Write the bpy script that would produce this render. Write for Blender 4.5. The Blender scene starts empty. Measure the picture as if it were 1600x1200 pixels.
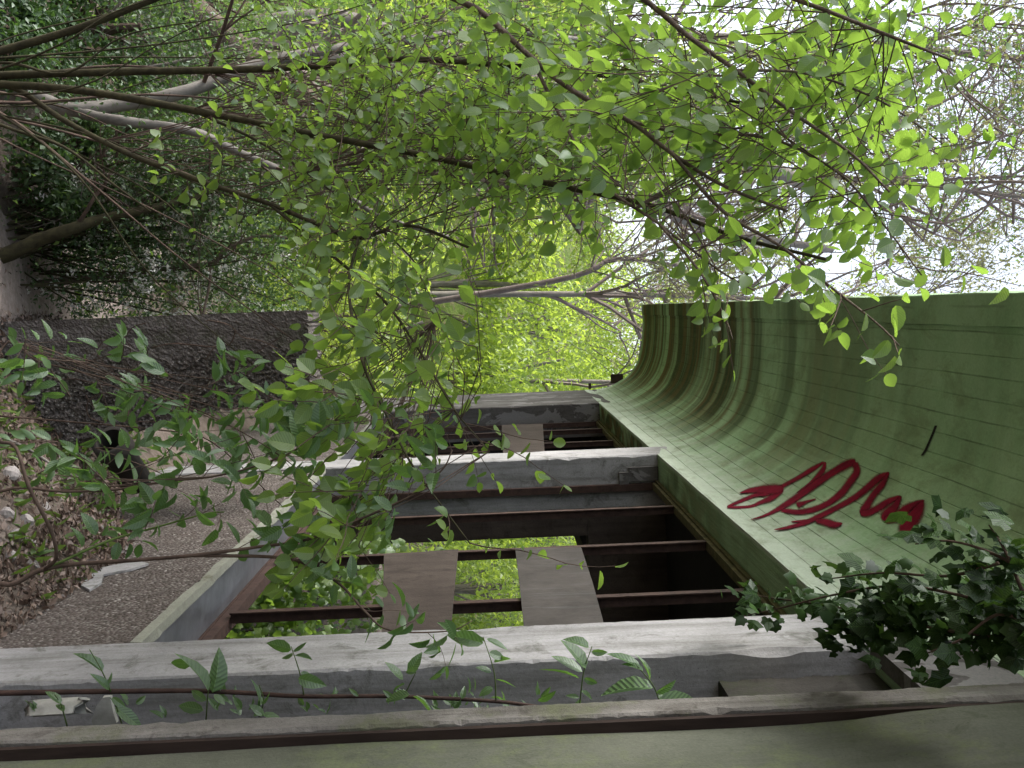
import bpy, math, random
import numpy as np
from mathutils import Matrix, Vector

# ------------------------------------------------------------------ camera, light, exposure
SC = bpy.context.scene
COL = SC.collection
W = 1.3                                   # metres from the camera to the plane of the facade
CAM = np.array([0.0, 0.0, 3.3])
CR = np.array([0.99645112, -0.07410901, -0.03991255])     # right of the upright view
CU = np.array([0.03861598, -0.01884729, 0.99907637])      # up of the upright view
CF = np.array([0.0747928, 0.99707203, 0.01591861])        # viewing direction
FPX = 1562.84
cam_data = bpy.data.cameras.new('camera')
cam_data.sensor_width = 36.0
cam_data.lens = FPX / 1600 * 36
cam_data.clip_start = 0.05
cam_data.clip_end = 600
cam = bpy.data.objects.new('camera', cam_data)
COL.objects.link(cam)
m = Matrix.Identity(4)
for i in range(3):
    m[i][0] = CU[i]; m[i][1] = -CR[i]; m[i][2] = -CF[i]; m[i][3] = CAM[i]
cam.matrix_world = m
SC.camera = cam

SUN_EL, SUN_AZ = math.radians(42), math.radians(-80)      # azimuth measured from +Y towards +X
world = bpy.data.worlds.new('World'); SC.world = world
world.use_nodes = True
wn = world.node_tree
bg = wn.nodes['Background']
sky = wn.nodes.new('ShaderNodeTexSky')
sky.sky_type = 'NISHITA'; sky.sun_disc = False
sky.sun_elevation = SUN_EL; sky.sun_rotation = SUN_AZ
sky.air_density = 1.0; sky.dust_density = 4.0; sky.ozone_density = 1.0
hsv = wn.nodes.new('ShaderNodeHueSaturation'); hsv.inputs['Saturation'].default_value = 0.52
wn.links.new(sky.outputs[0], hsv.inputs['Color'])
wn.links.new(hsv.outputs[0], bg.inputs['Color'])
bg.inputs['Strength'].default_value = 0.15
sun_data = bpy.data.lights.new('sun', 'SUN')
sun_data.energy = 1.5; sun_data.angle = math.radians(20); sun_data.color = (1, .96, .9)
sun = bpy.data.objects.new('sun', sun_data); COL.objects.link(sun)
sd = Vector((math.sin(SUN_AZ)*math.cos(SUN_EL), math.cos(SUN_AZ)*math.cos(SUN_EL), math.sin(SUN_EL)))
sun.rotation_euler = sd.to_track_quat('Z', 'Y').to_euler()
SC.view_settings.view_transform = 'Standard'
SC.view_settings.look = 'None'
SC.view_settings.exposure = 1.6
SC.view_settings.gamma = 1.0
SC.view_settings.use_curve_mapping = False
SC.render.engine = 'CYCLES'
SC.cycles.max_bounces = 8
SC.cycles.transparent_max_bounces = 8

random.seed(7)
RNG = np.random.default_rng(7)

# ------------------------------------------------------------------ small maths
def ray(x, y):
    return CR*(y-600)/FPX + CU*(x-800)/FPX + CF
def P(x, y, d):                           # the place d metres ahead along a line of sight
    return CAM + ray(x, y)*d
def on_plane(x, y, ax, val):              # where a line of sight meets the plane axis = val
    D = ray(x, y)
    return CAM + D*((val-CAM[ax])/D[ax])
def unit(v):
    v = np.asarray(v, float)
    return v/np.maximum(np.linalg.norm(v, axis=-1, keepdims=True), 1e-9)
def sstep(t):
    t = np.clip(t, 0, 1); return t*t*(3-2*t)
def pix(p):
    q = np.asarray(p)-CAM
    z = q@CF
    return 800+FPX*(q@CU)/z, 600+FPX*(q@CR)/z, z
def smooth_line(pts, n=6):                # Catmull-Rom through the points
    pts = [np.asarray(p, float) for p in pts]
    if len(pts) < 3:
        return pts
    q = [2*pts[0]-pts[1]] + pts + [2*pts[-1]-pts[-2]]
    out = []
    for i in range(1, len(q)-2):
        for k in range(n):
            t = k/n
            a, b, c, d = q[i-1], q[i], q[i+1], q[i+2]
            out.append(.5*((2*b)+(-a+c)*t+(2*a-5*b+4*c-d)*t*t+(-a+3*b-3*c+d)*t**3))
    out.append(pts[-1])
    return out

# ------------------------------------------------------------------ mesh building
class MB:
    def __init__(s):
        s.v = []; s.f = []
    def add(s, vs, fs):
        o = len(s.v)
        s.v += [tuple(float(c) for c in p) for p in vs]
        s.f += [tuple(i+o for i in f) for f in fs]
    def box(s, x0, x1, y0, y1, z0, z1):
        v = [(x, y, z) for x in (x0, x1) for y in (y0, y1) for z in (z0, z1)]
        s.add(v, [(0,1,3,2), (4,6,7,5), (0,4,5,1), (2,3,7,6), (0,2,6,4), (1,5,7,3)])
    def slab(s, pts, vec):                # polygon swept along vec
        n = len(pts); vec = np.asarray(vec, float)
        v = [np.asarray(p, float) for p in pts] + [np.asarray(p, float)+vec for p in pts]
        s.add(v, [tuple(range(n))[::-1], tuple(range(n, 2*n))] + [(i, (i+1) % n, n+(i+1) % n, n+i) for i in range(n)])
    def tube(s, pts, rad, n=7, jit=0.0):
        pts = np.asarray(pts, float); k = len(pts)
        rad = np.broadcast_to(np.asarray(rad, float), (k,))
        t = np.gradient(pts, axis=0); t = unit(t)
        ref = np.array([.31, .52, .79]); 
        a = unit(np.cross(t, ref)); b = np.cross(t, a)
        an = np.arange(n)*2*math.pi/n
        ring = a[:, None, :]*np.cos(an)[None, :, None] + b[:, None, :]*np.sin(an)[None, :, None]
        rr = rad[:, None, None]*np.ones((k, n, 1))
        if jit: rr = rr*(1+jit*(RNG.random((k, n, 1))-.5))
        v = (pts[:, None, :]+ring*rr).reshape(-1, 3)
        f = []
        for i in range(k-1):
            for j in range(n):
                j2 = (j+1) % n
                f.append((i*n+j, i*n+j2, (i+1)*n+j2, (i+1)*n+j))
        f.append(tuple(range(n))[::-1]); f.append(tuple((k-1)*n+j for j in range(n)))
        s.add(v, f)

def origin(par):
    o = Vector((0, 0, 0))
    while par is not None:
        o += par.location; par = par.parent
    return o
def tag(o, label=None, cat=None, group=None, kind=None):
    if label: o['label'] = label
    if cat: o['category'] = cat
    if group: o['group'] = group
    if kind: o['kind'] = kind
    return o
def obj(name, mb, mat, par=None, loc=None, smooth=False, kind=None):
    """one mesh object; coordinates in mb are world coordinates"""
    me = bpy.data.meshes.new(name)
    base = origin(par)
    o = bpy.data.objects.new(name, me); COL.objects.link(o)
    if loc is None and mb.v:
        a = np.asarray(mb.v); c = a.mean(axis=0); c[2] = a[:, 2].min()
        loc = c
    L = np.asarray(loc)-np.array(base)
    a = np.asarray(mb.v)-np.asarray(loc)
    me.from_pydata(a.tolist(), [], mb.f)
    me.materials.append(mat)
    if smooth:
        me.polygons.foreach_set('use_smooth', [True]*len(me.polygons))
    me.update()
    o.parent = par; o.location = L
    if kind: o['kind'] = kind
    return o
def thing(name, loc, label, cat, group=None):
    o = bpy.data.objects.new(name, None); COL.objects.link(o)
    o.location = tuple(float(c) for c in loc); o.empty_display_size = .2
    return tag(o, label, cat, group)
def tri_obj(name, V, T, mat, par=None, tint=None, kind=None):
    me = bpy.data.meshes.new(name)
    base = np.array(origin(par))
    V = np.asarray(V, np.float32)-base.astype(np.float32)
    me.vertices.add(len(V)); me.vertices.foreach_set('co', V.ravel())
    n = len(T)
    me.loops.add(n*3); me.loops.foreach_set('vertex_index', np.asarray(T, np.int32).ravel())
    me.polygons.add(n)
    me.polygons.foreach_set('loop_start', np.arange(n, dtype=np.int32)*3)
    me.update(calc_edges=True); me.validate()
    if tint is not None and len(me.polygons) == n:
        at = me.attributes.new('tint', 'FLOAT', 'FACE'); at.data.foreach_set('value', np.asarray(tint, np.float32))
    me.materials.append(mat)
    o = bpy.data.objects.new(name, me); COL.objects.link(o)
    o.parent = par
    if kind: o['kind'] = kind
    return o

# ------------------------------------------------------------------ leaf templates (unit length along x)
def leaf_template(ts, ws, fold=.18, curl=.12):
    v = []; t = []
    rows = []
    for a, w in zip(ts, ws):
        z = -curl*a*a
        if w < 1e-4:
            rows.append((len(v),)); v.append((a, 0, z))
        else:
            rows.append((len(v), len(v)+1, len(v)+2))
            v += [(a-.05*w, w, z+fold*w), (a, 0, z), (a-.05*w, -w, z+fold*w)]
    for r, q in zip(rows[:-1], rows[1:]):
        if len(r) == 1 and len(q) == 3:
            t += [(r[0], q[1], q[0]), (r[0], q[2], q[1])]
        elif len(r) == 3 and len(q) == 1:
            t += [(r[0], r[1], q[0]), (r[1], r[2], q[0])]
        else:
            t += [(r[0], r[1], q[1]), (r[0], q[1], q[0]), (r[1], r[2], q[2]), (r[1], q[2], q[1])]
    return np.array(v, float), np.array(t, int)
HAZEL = leaf_template([0, .08, .3, .58, .82, 1.0], [0, .24, .40, .42, .26, 0])
OVATE = leaf_template([0, .12, .38, .65, .86, 1.0], [0, .16, .26, .22, .11, 0], .22, .2)
LANCE = leaf_template([0, .2, .45, .72, 1.0], [0, .13, .18, .11, 0], .25, .25)
SMALL = leaf_template([0, .45, 1.0], [0, .28, 0], .3, .1)
_iv = [(0,0,0), (-.1,.2,.02), (.04,.45,-.05), (.24,.40,.0), (.46,.52,-.06), (.62,.31,.0), (1,0,-.1), (.62,-.31,.0), (.46,-.52,-.06), (.24,-.40,.0), (.04,-.45,-.05), (-.1,-.2,.02), (.3,0,.06)]
IVY = (np.array(_iv, float), np.array([(12, i, (i+1) % 12) for i in range(12)], int)[:, [0, 2, 1]])

def leaf_batch(tpl, pos, axis, nrm, size):
    T, F = tpl
    pos = np.asarray(pos, float); a = unit(axis); n = np.asarray(nrm, float)
    b = unit(np.cross(n, a)); n = np.cross(a, b); s = np.asarray(size, float)[:, None, None]
    b = b*RNG.uniform(.66, 1.08, (len(pos), 1)); n = n*RNG.uniform(.3, 2.4, (len(pos), 1))
    V = pos[:, None, :] + s*(T[None, :, 0:1]*a[:, None, :] + T[None, :, 1:2]*b[:, None, :] + T[None, :, 2:3]*n[:, None, :])
    N = len(pos); k = len(T)
    tris = (F[None]+np.arange(N)[:, None, None]*k).reshape(-1, 3)
    return V.reshape(-1, 3), tris

# ------------------------------------------------------------------ materials
def nt(name):
    mt = bpy.data.materials.new(name); mt.use_nodes = True
    t = mt.node_tree; t.nodes.clear()
    out = t.nodes.new('ShaderNodeOutputMaterial')
    return mt, t, out
def ramp(t, src, stops):
    r = t.nodes.new('ShaderNodeValToRGB')
    el = r.color_ramp.elements
    while len(el) < len(stops): el.new(.5)
    for e, (p, c) in zip(el, stops):
        e.position = p; e.color = (*c, 1) if len(c) == 3 else c
    t.links.new(src, r.inputs[0]); return r.outputs[0]
def noise(t, vec, scale, detail=4, rough=.6, dist=0):
    n = t.nodes.new('ShaderNodeTexNoise'); n.inputs['Scale'].default_value = scale
    n.inputs['Detail'].default_value = detail; n.inputs['Roughness'].default_value = rough
    n.inputs['Distortion'].default_value = dist
    if vec is not None: t.links.new(vec, n.inputs['Vector'])
    return n.outputs['Fac']
def mapping(t, vec, scale=(1,1,1), loc=(0,0,0)):
    mp = t.nodes.new('ShaderNodeMapping'); mp.inputs['Scale'].default_value = scale; mp.inputs['Location'].default_value = loc
    t.links.new(vec, mp.inputs['Vector']); return mp.outputs[0]
def mix(t, fac, a, b, mode='MIX'):
    mx = t.nodes.new('ShaderNodeMix'); mx.data_type = 'RGBA'; mx.blend_type = mode
    for sock, val in ((mx.inputs[0], fac), (mx.inputs[6], a), (mx.inputs[7], b)):
        if hasattr(val, 'is_linked') or hasattr(val, 'links'): t.links.new(val, sock)
        elif isinstance(val, (int, float)): sock.default_value = val
        else: sock.default_value = (*val, 1)
    return mx.outputs[2]
def math_node(t, op, a, b=0.0):
    n = t.nodes.new('ShaderNodeMath'); n.operation = op
    for s, v in ((n.inputs[0], a), (n.inputs[1], b)):
        if hasattr(v, 'links'): t.links.new(v, s)
        else: s.default_value = v
    return n.outputs[0]
def bump(t, h, strength=.4, dist=.01, prev=None):
    b = t.nodes.new('ShaderNodeBump'); b.inputs['Strength'].default_value = strength; b.inputs['Distance'].default_value = dist
    t.links.new(h, b.inputs['Height'])
    if prev is not None: t.links.new(prev, b.inputs['Normal'])
    return b.outputs[0]
def finish(t, out, col, nrm=None, rough=.9, spec=.3, metal=0):
    p = t.nodes.new('ShaderNodeBsdfPrincipled')
    if hasattr(col, 'links'): t.links.new(col, p.inputs['Base Color'])
    else: p.inputs['Base Color'].default_value = (*col, 1)
    if hasattr(rough, 'links'): t.links.new(rough, p.inputs['Roughness'])
    else: p.inputs['Roughness'].default_value = rough
    p.inputs['Specular IOR Level'].default_value = spec; p.inputs['Metallic'].default_value = metal
    if nrm is not None: t.links.new(nrm, p.inputs['Normal'])
    t.links.new(p.outputs[0], out.inputs[0]); return p

def concrete(name, lo, hi, stain, stain_amt=.5, streak=True, moss=None, agg=0.0, bump_s=.35, agg_from=None, patch=None):
    mt, t, out = nt(name)
    geo = t.nodes.new('ShaderNodeNewGeometry').outputs['Position']
    big = noise(t, geo, 2.3, 5, .65)
    c = ramp(t, big, [(.3, lo), (.7, hi)])
    if streak:
        st = noise(t, mapping(t, geo, (7, 7, .55)), 1.6, 5, .7)
        c = mix(t, ramp(t, st, [(.46, (0,0,0)), (.72, (stain_amt,)*3)]), c, stain)
    pat = noise(t, geo, 6.5, 6, .75, .5)
    c = mix(t, ramp(t, pat, [(.54, (0,0,0)), (.66, (stain_amt,)*3)]), c, stain)
    if patch:                                   # skim of lighter mortar left in islands
        pn = noise(t, mapping(t, geo, (1, 1, .6), (2, 5, 3)), 3.4, 5, .6, .6)
        c = mix(t, ramp(t, pn, [(.55, (0,0,0)), (.565, (.85,.85,.85))]), c, patch)
    if moss:
        mo = noise(t, mapping(t, geo, (1, 1, 1), (3, 1, 7)), 3.1, 6, .75)
        c = mix(t, ramp(t, mo, [(.5, (0,0,0)), (.64, (.75,)*3)]), c, moss)
    fine = noise(t, geo, 95, 3, .7)
    c = mix(t, .35, c, ramp(t, fine, [(.3, (.35,.35,.35)), (.7, (1,1,1))]), 'MULTIPLY')
    pits = t.nodes.new('ShaderNodeTexVoronoi'); pits.inputs['Scale'].default_value = 55
    t.links.new(geo, pits.inputs['Vector'])
    pit = ramp(t, pits.outputs['Distance'], [(.05, (0,0,0)), (.16, (1,1,1))])
    pm = ramp(t, noise(t, geo, 9, 3), [(.5, (0,0,0)), (.62, (.7,.7,.7))])
    c = mix(t, pm, c, mix(t, 1.0, c, pit, 'MULTIPLY'))
    if agg:
        va = t.nodes.new('ShaderNodeTexVoronoi'); va.inputs['Scale'].default_value = agg
        t.links.new(geo, va.inputs['Vector'])
        ac = t.nodes.new('ShaderNodeSeparateColor'); t.links.new(va.outputs['Color'], ac.inputs[0])
        pc = ramp(t, ac.outputs[0], [(.0, (.04,.033,.03)), (.35, (.10,.082,.075)), (.65, (.175,.15,.14)), (.92, (.42,.40,.385))])
        am = .75
        if agg_from is not None:                # facing broken away beyond this X
            sx = t.nodes.new('ShaderNodeSeparateXYZ'); t.links.new(geo, sx.inputs[0])
            e_ = math_node(t, 'ADD', math_node(t, 'SUBTRACT', sx.outputs[0], agg_from), math_node(t, 'MULTIPLY', math_node(t, 'SUBTRACT', noise(t, geo, 5, 5), .5), .5))
            am = ramp(t, e_, [(.0, (0,0,0)), (.12, (.62,.62,.62))])
        c = mix(t, am, c, mix(t, ramp(t, va.outputs['Distance'], [(.2, (0,0,0)), (.75, (1,1,1))]), pc, (.07,.06,.055)))
        n1 = bump(t, math_node(t, 'SUBTRACT', 1.0, va.outputs['Distance']), .9, .012)
    else:
        n1 = None
    n2 = bump(t, fine, bump_s, .004, n1)
    n3 = bump(t, pat, .4, .012, n2)
    finish(t, out, c, n3, .92, .25)
    return mt

def plain(name, lo, hi, scale=8, rough=.85, spec=.3, bs=.3, bd=.004, stretch=(1,1,1)):
    mt, t, out = nt(name)
    geo = t.nodes.new('ShaderNodeNewGeometry').outputs['Position']
    g = mapping(t, geo, stretch)
    n = noise(t, g, scale, 6, .7)
    c = ramp(t, n, [(.32, lo), (.68, hi)])
    finish(t, out, c, bump(t, noise(t, g, scale*4, 4, .7), bs, bd), rough, spec)
    return mt

def leaf_mat(name, dark, light, trans, tfac=.42, per_object=False, gloss=.045, rough=.5):
    mt, t, out = nt(name)
    if per_object:
        src = t.nodes.new('ShaderNodeObjectInfo').outputs['Random']
    else:
        a = t.nodes.new('ShaderNodeAttribute'); a.attribute_name = 'tint'; src = a.outputs['Fac']
    c = ramp(t, src, [(0, dark), (1, light)])
    nrm = None
    if per_object:                        # pinnate veins pressed into the blade
        tc_ = t.nodes.new('ShaderNodeTexCoord'); sx = t.nodes.new('ShaderNodeSeparateXYZ'); t.links.new(tc_.outputs['Object'], sx.inputs[0])
        ay = math_node(t, 'ABSOLUTE', sx.outputs[1])
        w = math_node(t, 'SINE', math_node(t, 'MULTIPLY', math_node(t, 'SUBTRACT', sx.outputs[0], math_node(t, 'MULTIPLY', ay, .8)), 58.0))
        mid = math_node(t, 'LESS_THAN', ay, .012)
        nrm = bump(t, w, .55, .02)
        c = mix(t, ramp(t, w, [(.0, (0,0,0)), (1, (.35,.35,.35))]), c, tuple(1.5*q for q in light))
        c = mix(t, math_node(t, 'MULTIPLY', mid, .6), c, tuple(1.9*q for q in light))
    tc = mix(t, .75, c, trans)
    d = t.nodes.new('ShaderNodeBsdfDiffuse'); t.links.new(c, d.inputs[0])
    if nrm is not None: t.links.new(nrm, d.inputs['Normal'])
    tr = t.nodes.new('ShaderNodeBsdfTranslucent'); t.links.new(tc, tr.inputs[0])
    gl = t.nodes.new('ShaderNodeBsdfGlossy'); gl.inputs['Roughness'].default_value = rough; gl.inputs['Color'].default_value = (.9, .95, 1, 1)
    m1 = t.nodes.new('ShaderNodeMixShader'); m1.inputs[0].default_value = tfac
    t.links.new(d.outputs[0], m1.inputs[1]); t.links.new(tr.outputs[0], m1.inputs[2])
    m2 = t.nodes.new('ShaderNodeMixShader'); m2.inputs[0].default_value = gloss
    t.links.new(m1.outputs[0], m2.inputs[1]); t.links.new(gl.outputs[0], m2.inputs[2])
    t.links.new(m2.outputs[0], out.inputs[0])
    return mt

M = {}
M['post'] = concrete('weathered_concrete', (.25,.25,.258), (.40,.40,.415), (.085,.085,.07), .65)
M['jamb'] = concrete('grey_concrete', (.075,.07,.07), (.135,.13,.13), (.035,.03,.026), .65, patch=(.20,.196,.20))
M['near'] = concrete('render_wall', (.065,.072,.055), (.105,.112,.088), (.035,.043,.022), .5, True, (.10,.12,.06))
M['gritty'] = concrete('gritty_broken_concrete', (.10,.096,.09), (.21,.20,.19), (.05,.045,.038), .75, True, (.09,.10,.055), 0, .9)
M['head_shade'] = concrete('shade_dark_concrete', (.03,.028,.026), (.07,.066,.06), (.018,.016,.014), .7, True, (.035,.045,.02))  # dark concrete with the ivy's shade worked into its colour
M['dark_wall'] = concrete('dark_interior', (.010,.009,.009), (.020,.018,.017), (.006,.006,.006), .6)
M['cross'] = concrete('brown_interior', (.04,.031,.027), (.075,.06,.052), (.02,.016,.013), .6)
M['dash'] = concrete('pebble_dash', (.09,.075,.07), (.14,.12,.11), (.05,.042,.038), .4, False, None, 62)
M['pier'] = concrete('rough_old_concrete', (.14,.125,.12), (.22,.20,.195), (.055,.045,.04), .7, True, (.05,.06,.025), 70, .35, .16)
M['rust'] = plain('rusty_steel', (.022,.011,.009), (.062,.035,.028), 14, .75, .35, .5, .003)
M['frame_moss'] = plain('mossy_frame_paint', (.04,.037,.018), (.115,.10,.048), 16, .85)
M['fin_shade'] = plain('shade_dark_brown', (.012,.008,.007), (.035,.024,.02), 9, .9, .2, .5, .004, (1, 1, .2))  # dark brown for the shaded return of the fin, shade put into the colour
def board_mat():
    mt, t, out = nt('weathered_brown_board')
    geo = t.nodes.new('ShaderNodeNewGeometry').outputs['Position']
    n = noise(t, geo, 3.5, 6, .7)
    c = ramp(t, n, [(.3, (.022,.019,.018)), (.7, (.062,.055,.052))])
    st = noise(t, mapping(t, geo, (1, 9, .8)), 2.2, 6, .7, .3)
    c = mix(t, ramp(t, st, [(.54, (0,0,0)), (.74, (.6,.6,.6))]), c, (.10,.103,.107))
    finish(t, out, c, bump(t, noise(t, geo, 30, 5, .7), .3, .004), .75, .3)
    return mt
M['board'] = board_mat()
M['slate'] = plain('dark_sill_sheet', (.045,.047,.055), (.12,.125,.14), 5, .45, .5, .3, .002)
M['edge'] = concrete('pale_sill_edge', (.19,.20,.165), (.29,.30,.26), (.10,.09,.05), .55, False)
M['red'] = None
M['bark'] = plain('brown_bark', (.05,.038,.03), (.17,.135,.11), 16, .95, .2, .9, .02, (1, 1, .25))
M['bark_grey'] = plain('grey_bark', (.12,.105,.095), (.25,.23,.21), 12, .9, .2, .7, .01, (1, 1, .4))
M['bark_pale'] = plain('pale_smooth_bark', (.075,.068,.06), (.22,.205,.19), 9, .7, .3, .3, .004, (1, 1, .5))
M['bark_dark'] = plain('mossy_dark_bark', (.022,.02,.013), (.06,.055,.028), 20, .9, .2, .5, .004)
M['twig'] = plain('brown_twig', (.04,.028,.022), (.12,.085,.07), 9, .9, .2)
M['twig_far'] = plain('mauve_brown_twig', (.13,.105,.10), (.26,.215,.205), 4, .9, .2)
M['green_stem'] = plain('green_stem', (.05,.09,.02), (.12,.18,.05), 10, .7)
M['stone'] = concrete('pale_stone', (.28,.255,.25), (.42,.39,.385), (.15,.13,.12), .5, False)
M['ceramic'] = plain('chalky_pipe', (.22,.22,.20), (.42,.42,.40), 7, .7, .4)
M['pipe'] = concrete('grimy_pipe', (.022,.02,.019), (.05,.045,.042), (.012,.012,.01), .5)

hz = dict(dark=(.035,.095,.018), light=(.15,.225,.045), trans=(.38,.62,.075), tfac=.5)
M['hazel_o'] = leaf_mat('hazel_leaf', per_object=True, **hz)
M['hazel_f'] = leaf_mat('hazel_foliage', **hz)
sp = dict(dark=(.05,.11,.035), light=(.09,.16,.055), trans=(.22,.45,.06), tfac=.38, gloss=.05)
M['sap_o'] = leaf_mat('sapling_leaf', per_object=True, **sp)
M['sap_f'] = leaf_mat('sapling_foliage', **sp)
iv = dict(dark=(.008,.020,.007), light=(.032,.068,.016), trans=(.10,.2,.03), tfac=.16, gloss=.014, rough=.45)
M['ivy_o'] = leaf_mat('ivy_leaf', per_object=True, **iv)
M['ivy_f'] = leaf_mat('ivy_foliage', **iv)
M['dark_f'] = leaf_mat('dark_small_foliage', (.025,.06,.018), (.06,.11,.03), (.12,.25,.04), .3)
M['mid_f'] = leaf_mat('mid_green_foliage', (.06,.12,.025), (.12,.20,.045), (.26,.46,.06), .4)
M['lime_f'] = leaf_mat('lime_foliage', (.10,.165,.022), (.21,.28,.045), (.60,.78,.10), .55)
M['bronze_f'] = leaf_mat('bronze_young_foliage', (.11,.12,.05), (.19,.19,.09), (.40,.42,.16), .5)
M['grass_f'] = leaf_mat('grass_blades', (.05,.10,.02), (.12,.18,.04), (.25,.42,.06), .35)
M['litter_f'] = leaf_mat('dead_leaves', (.045,.028,.022), (.21,.15,.12), (.14,.09,.06), .1, gloss=.04)
M['petal_f'] = leaf_mat('white_petals', (.65,.65,.62), (.8,.8,.78), (.7,.7,.66), .3, gloss=.02)

def ground_mat():
    mt, t, out = nt('earth')
    geo = t.nodes.new('ShaderNodeNewGeometry').outputs['Position']
    n = noise(t, geo, .7, 7, .7)
    c = ramp(t, n, [(.3, (.09,.07,.06)), (.5, (.18,.15,.13)), (.62, (.28,.24,.22)), (.75, (.08,.10,.04))])
    f = noise(t, geo, 28, 6, .75)
    c = mix(t, .6, c, ramp(t, f, [(.35, (.3,.28,.26)), (.65, (1,1,1))]), 'MULTIPLY')
    finish(t, out, c, bump(t, f, .8, .03), .95, .1); return mt
def path_mat():
    mt, t, out = nt('trodden_path')
    geo = t.nodes.new('ShaderNodeNewGeometry').outputs['Position']
    f = noise(t, geo, 22, 6, .75)
    c = ramp(t, f, [(.3, (.20,.165,.15)), (.55, (.34,.29,.275)), (.75, (.43,.38,.365))])
    finish(t, out, c, bump(t, f, .6, .02), .95, .1); return mt
def hill_mat():
    mt, t, out = nt('hill_undergrowth')
    geo = t.nodes.new('ShaderNodeNewGeometry').outputs['Position']
    n = noise(t, geo, 1.3, 8, .75)
    c = ramp(t, n, [(.3, (.05,.08,.02)), (.5, (.10,.15,.03)), (.6, (.15,.13,.08)), (.75, (.14,.20,.04))])
    finish(t, out, c, bump(t, n, 1, .2), .95, .1); return mt

# ------------------------------------------------------------------ terrain
def ground_z(x, y):
    x = np.asarray(x, float); y = np.asarray(y, float)
    bank = 1.15*np.clip(x/1.3, 0, 1)**1.5                         # rubble bank along the facade
    bank = bank*(1-.75*sstep((y-5.2)/3.0))
    behind = sstep((x-1.3)/.3)*(1.0+.14*np.clip(x-3, 0, 30))
    z = np.where(x > 1.3, behind*(1-sstep((x-1.3)/.2))*0+np.maximum(bank, behind), bank)
    mound = 1.72*np.exp(-((x+.1)/1.5)**2-((y+.2)/1.5)**2)
    z = np.maximum(z, mound)
    z = z-.10*np.clip(y-6.5, 0, 9)*sstep((1.3-x)/.6)
    z = z+.04*np.sin(x*2.1+1)*np.cos(y*1.7)+.03*np.sin(x*5.3)*np.sin(y*4.1+2)
    return z
def hill_z(x, y):
    d = np.clip(y-17+.25*np.abs(x-2), 0, 80)
    h = np.where(d < 30, .30*d, 9+.12*(d-30))
    return -1.4+h+.5*np.sin(x*.33)*np.cos(y*.27)
def sheet(name, xs, ys, fz, mat):
    X, Y = np.meshgrid(xs, ys, indexing='ij'); Z = fz(X, Y)
    V = np.stack([X, Y, Z], -1).reshape(-1, 3); ny = len(ys)
    b = MB(); b.v = [tuple(p) for p in V.tolist()]
    b.f = [(i*ny+j, (i+1)*ny+j, (i+1)*ny+j+1, i*ny+j+1) for i in range(len(xs)-1) for j in range(ny-1)]
    return obj(name, b, mat, None, (0, 0, 0), True, 'structure')
xs = np.concatenate([np.linspace(-60, -8, 14), np.arange(-7.5, 5, .2), np.linspace(5.5, 50, 16)])
ys = np.concatenate([np.linspace(-40, -3.5, 10), np.arange(-3, 13, .2), np.linspace(13.5, 60, 24)])
sheet('ground', xs, ys, ground_z, ground_mat())
sheet('hillside', np.linspace(-90, 90, 60), np.linspace(15, 120, 50), hill_z, hill_mat())
pb = MB()                                                          # pale trodden path beyond the stems
pc = [(-6.5, 4.6), (-3.4, 5.4), (-1.8, 5.9), (-.75, 6.1), (-.3, 7.6), (-.5, 9.5), (-1.4, 12), (-3, 15)]
pl = smooth_line([np.array([a, b, 0]) for a, b in pc], 6)
for i, p in enumerate(pl):
    tdir = unit(np.gradient(np.array(pl), axis=0)[i]); nn = np.array([-tdir[1], tdir[0], 0])
    hw = .5+.1*math.sin(i*1.3)
    for k in (-1, -.5, 0, .5, 1):
        q = p+nn*hw*k*(1+.12*math.sin(i*2.1+k*3)); pb.v.append((q[0], q[1], float(ground_z(q[0], q[1]))+.012-.006*abs(k)))
pb.f = [(i*5+j, (i+1)*5+j, (i+1)*5+j+1, i*5+j+1) for i in range(len(pl)-1) for j in range(4)]
obj('path', pb, path_mat(), None, None, True, 'structure')

# ------------------------------------------------------------------ the ruined building
def Z(r): return CAM[2]+r*W
Af, An, Bf, Bn, Cf, Ee = [k*W for k in (3.1005, 2.7808, 6.9369, 6.5886, 10.2481, 11.92)]
X0 = W; XJ = 1.187*W; ZL = Z(1.054); ZS = Z(-1.146); GB = -1.6
ruin = thing('ruined_building', (W+.2, 6, 0), 'long roofed concrete ruin with coved canopy, red spray tag and glassless steel windows', 'building')

def rough_edges(x0, x1, y0, y1, z0, z1, nz=200, amp=.003, seed=0, chip=.026):
    """an upright block with worn, slightly chipped arrises"""
    r = np.random.default_rng(seed); b = MB()
    def wear():
        w = np.abs(r.normal(0, amp, nz+1))+.004
        slow = np.interp(np.arange(nz+1), np.arange(0, nz+8, 7), np.abs(r.normal(0, amp, len(np.arange(0, nz+8, 7)))))
        w = w+slow
        for k in range(int(nz*.05)):
            c = r.integers(0, nz); h = r.integers(1, 6); d = chip*r.random()**2
            for q in range(-h, h+1):
                if 0 <= c+q <= nz: w[c+q] += d*(1-abs(q)/(h+1))
        return np.minimum(w, .03)
    e0, e1 = wear(), wear()
    for i in range(nz+1):
        z = z0+(z1-z0)*i/nz
        for px, py in ((x0+e0[i], y0), (x1, y0), (x1, y1), (x0+e1[i], y1), (x0, y1-e1[i]), (x0, y0+e0[i])): b.v.append((px, py, z))
    for i in range(nz):
        for j in range(6):
            b.f.append((i*6+j, i*6+(j+1) % 6, (i+1)*6+(j+1) % 6, (i+1)*6+j))
    b.f += [tuple(range(6))[::-1], tuple(nz*6+j for j in range(6))]
    return b
obj('post', rough_edges(X0, 1.75, An, Af, GB, ZL+.28, 240, .003, 1), M['post'], ruin)
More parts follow.
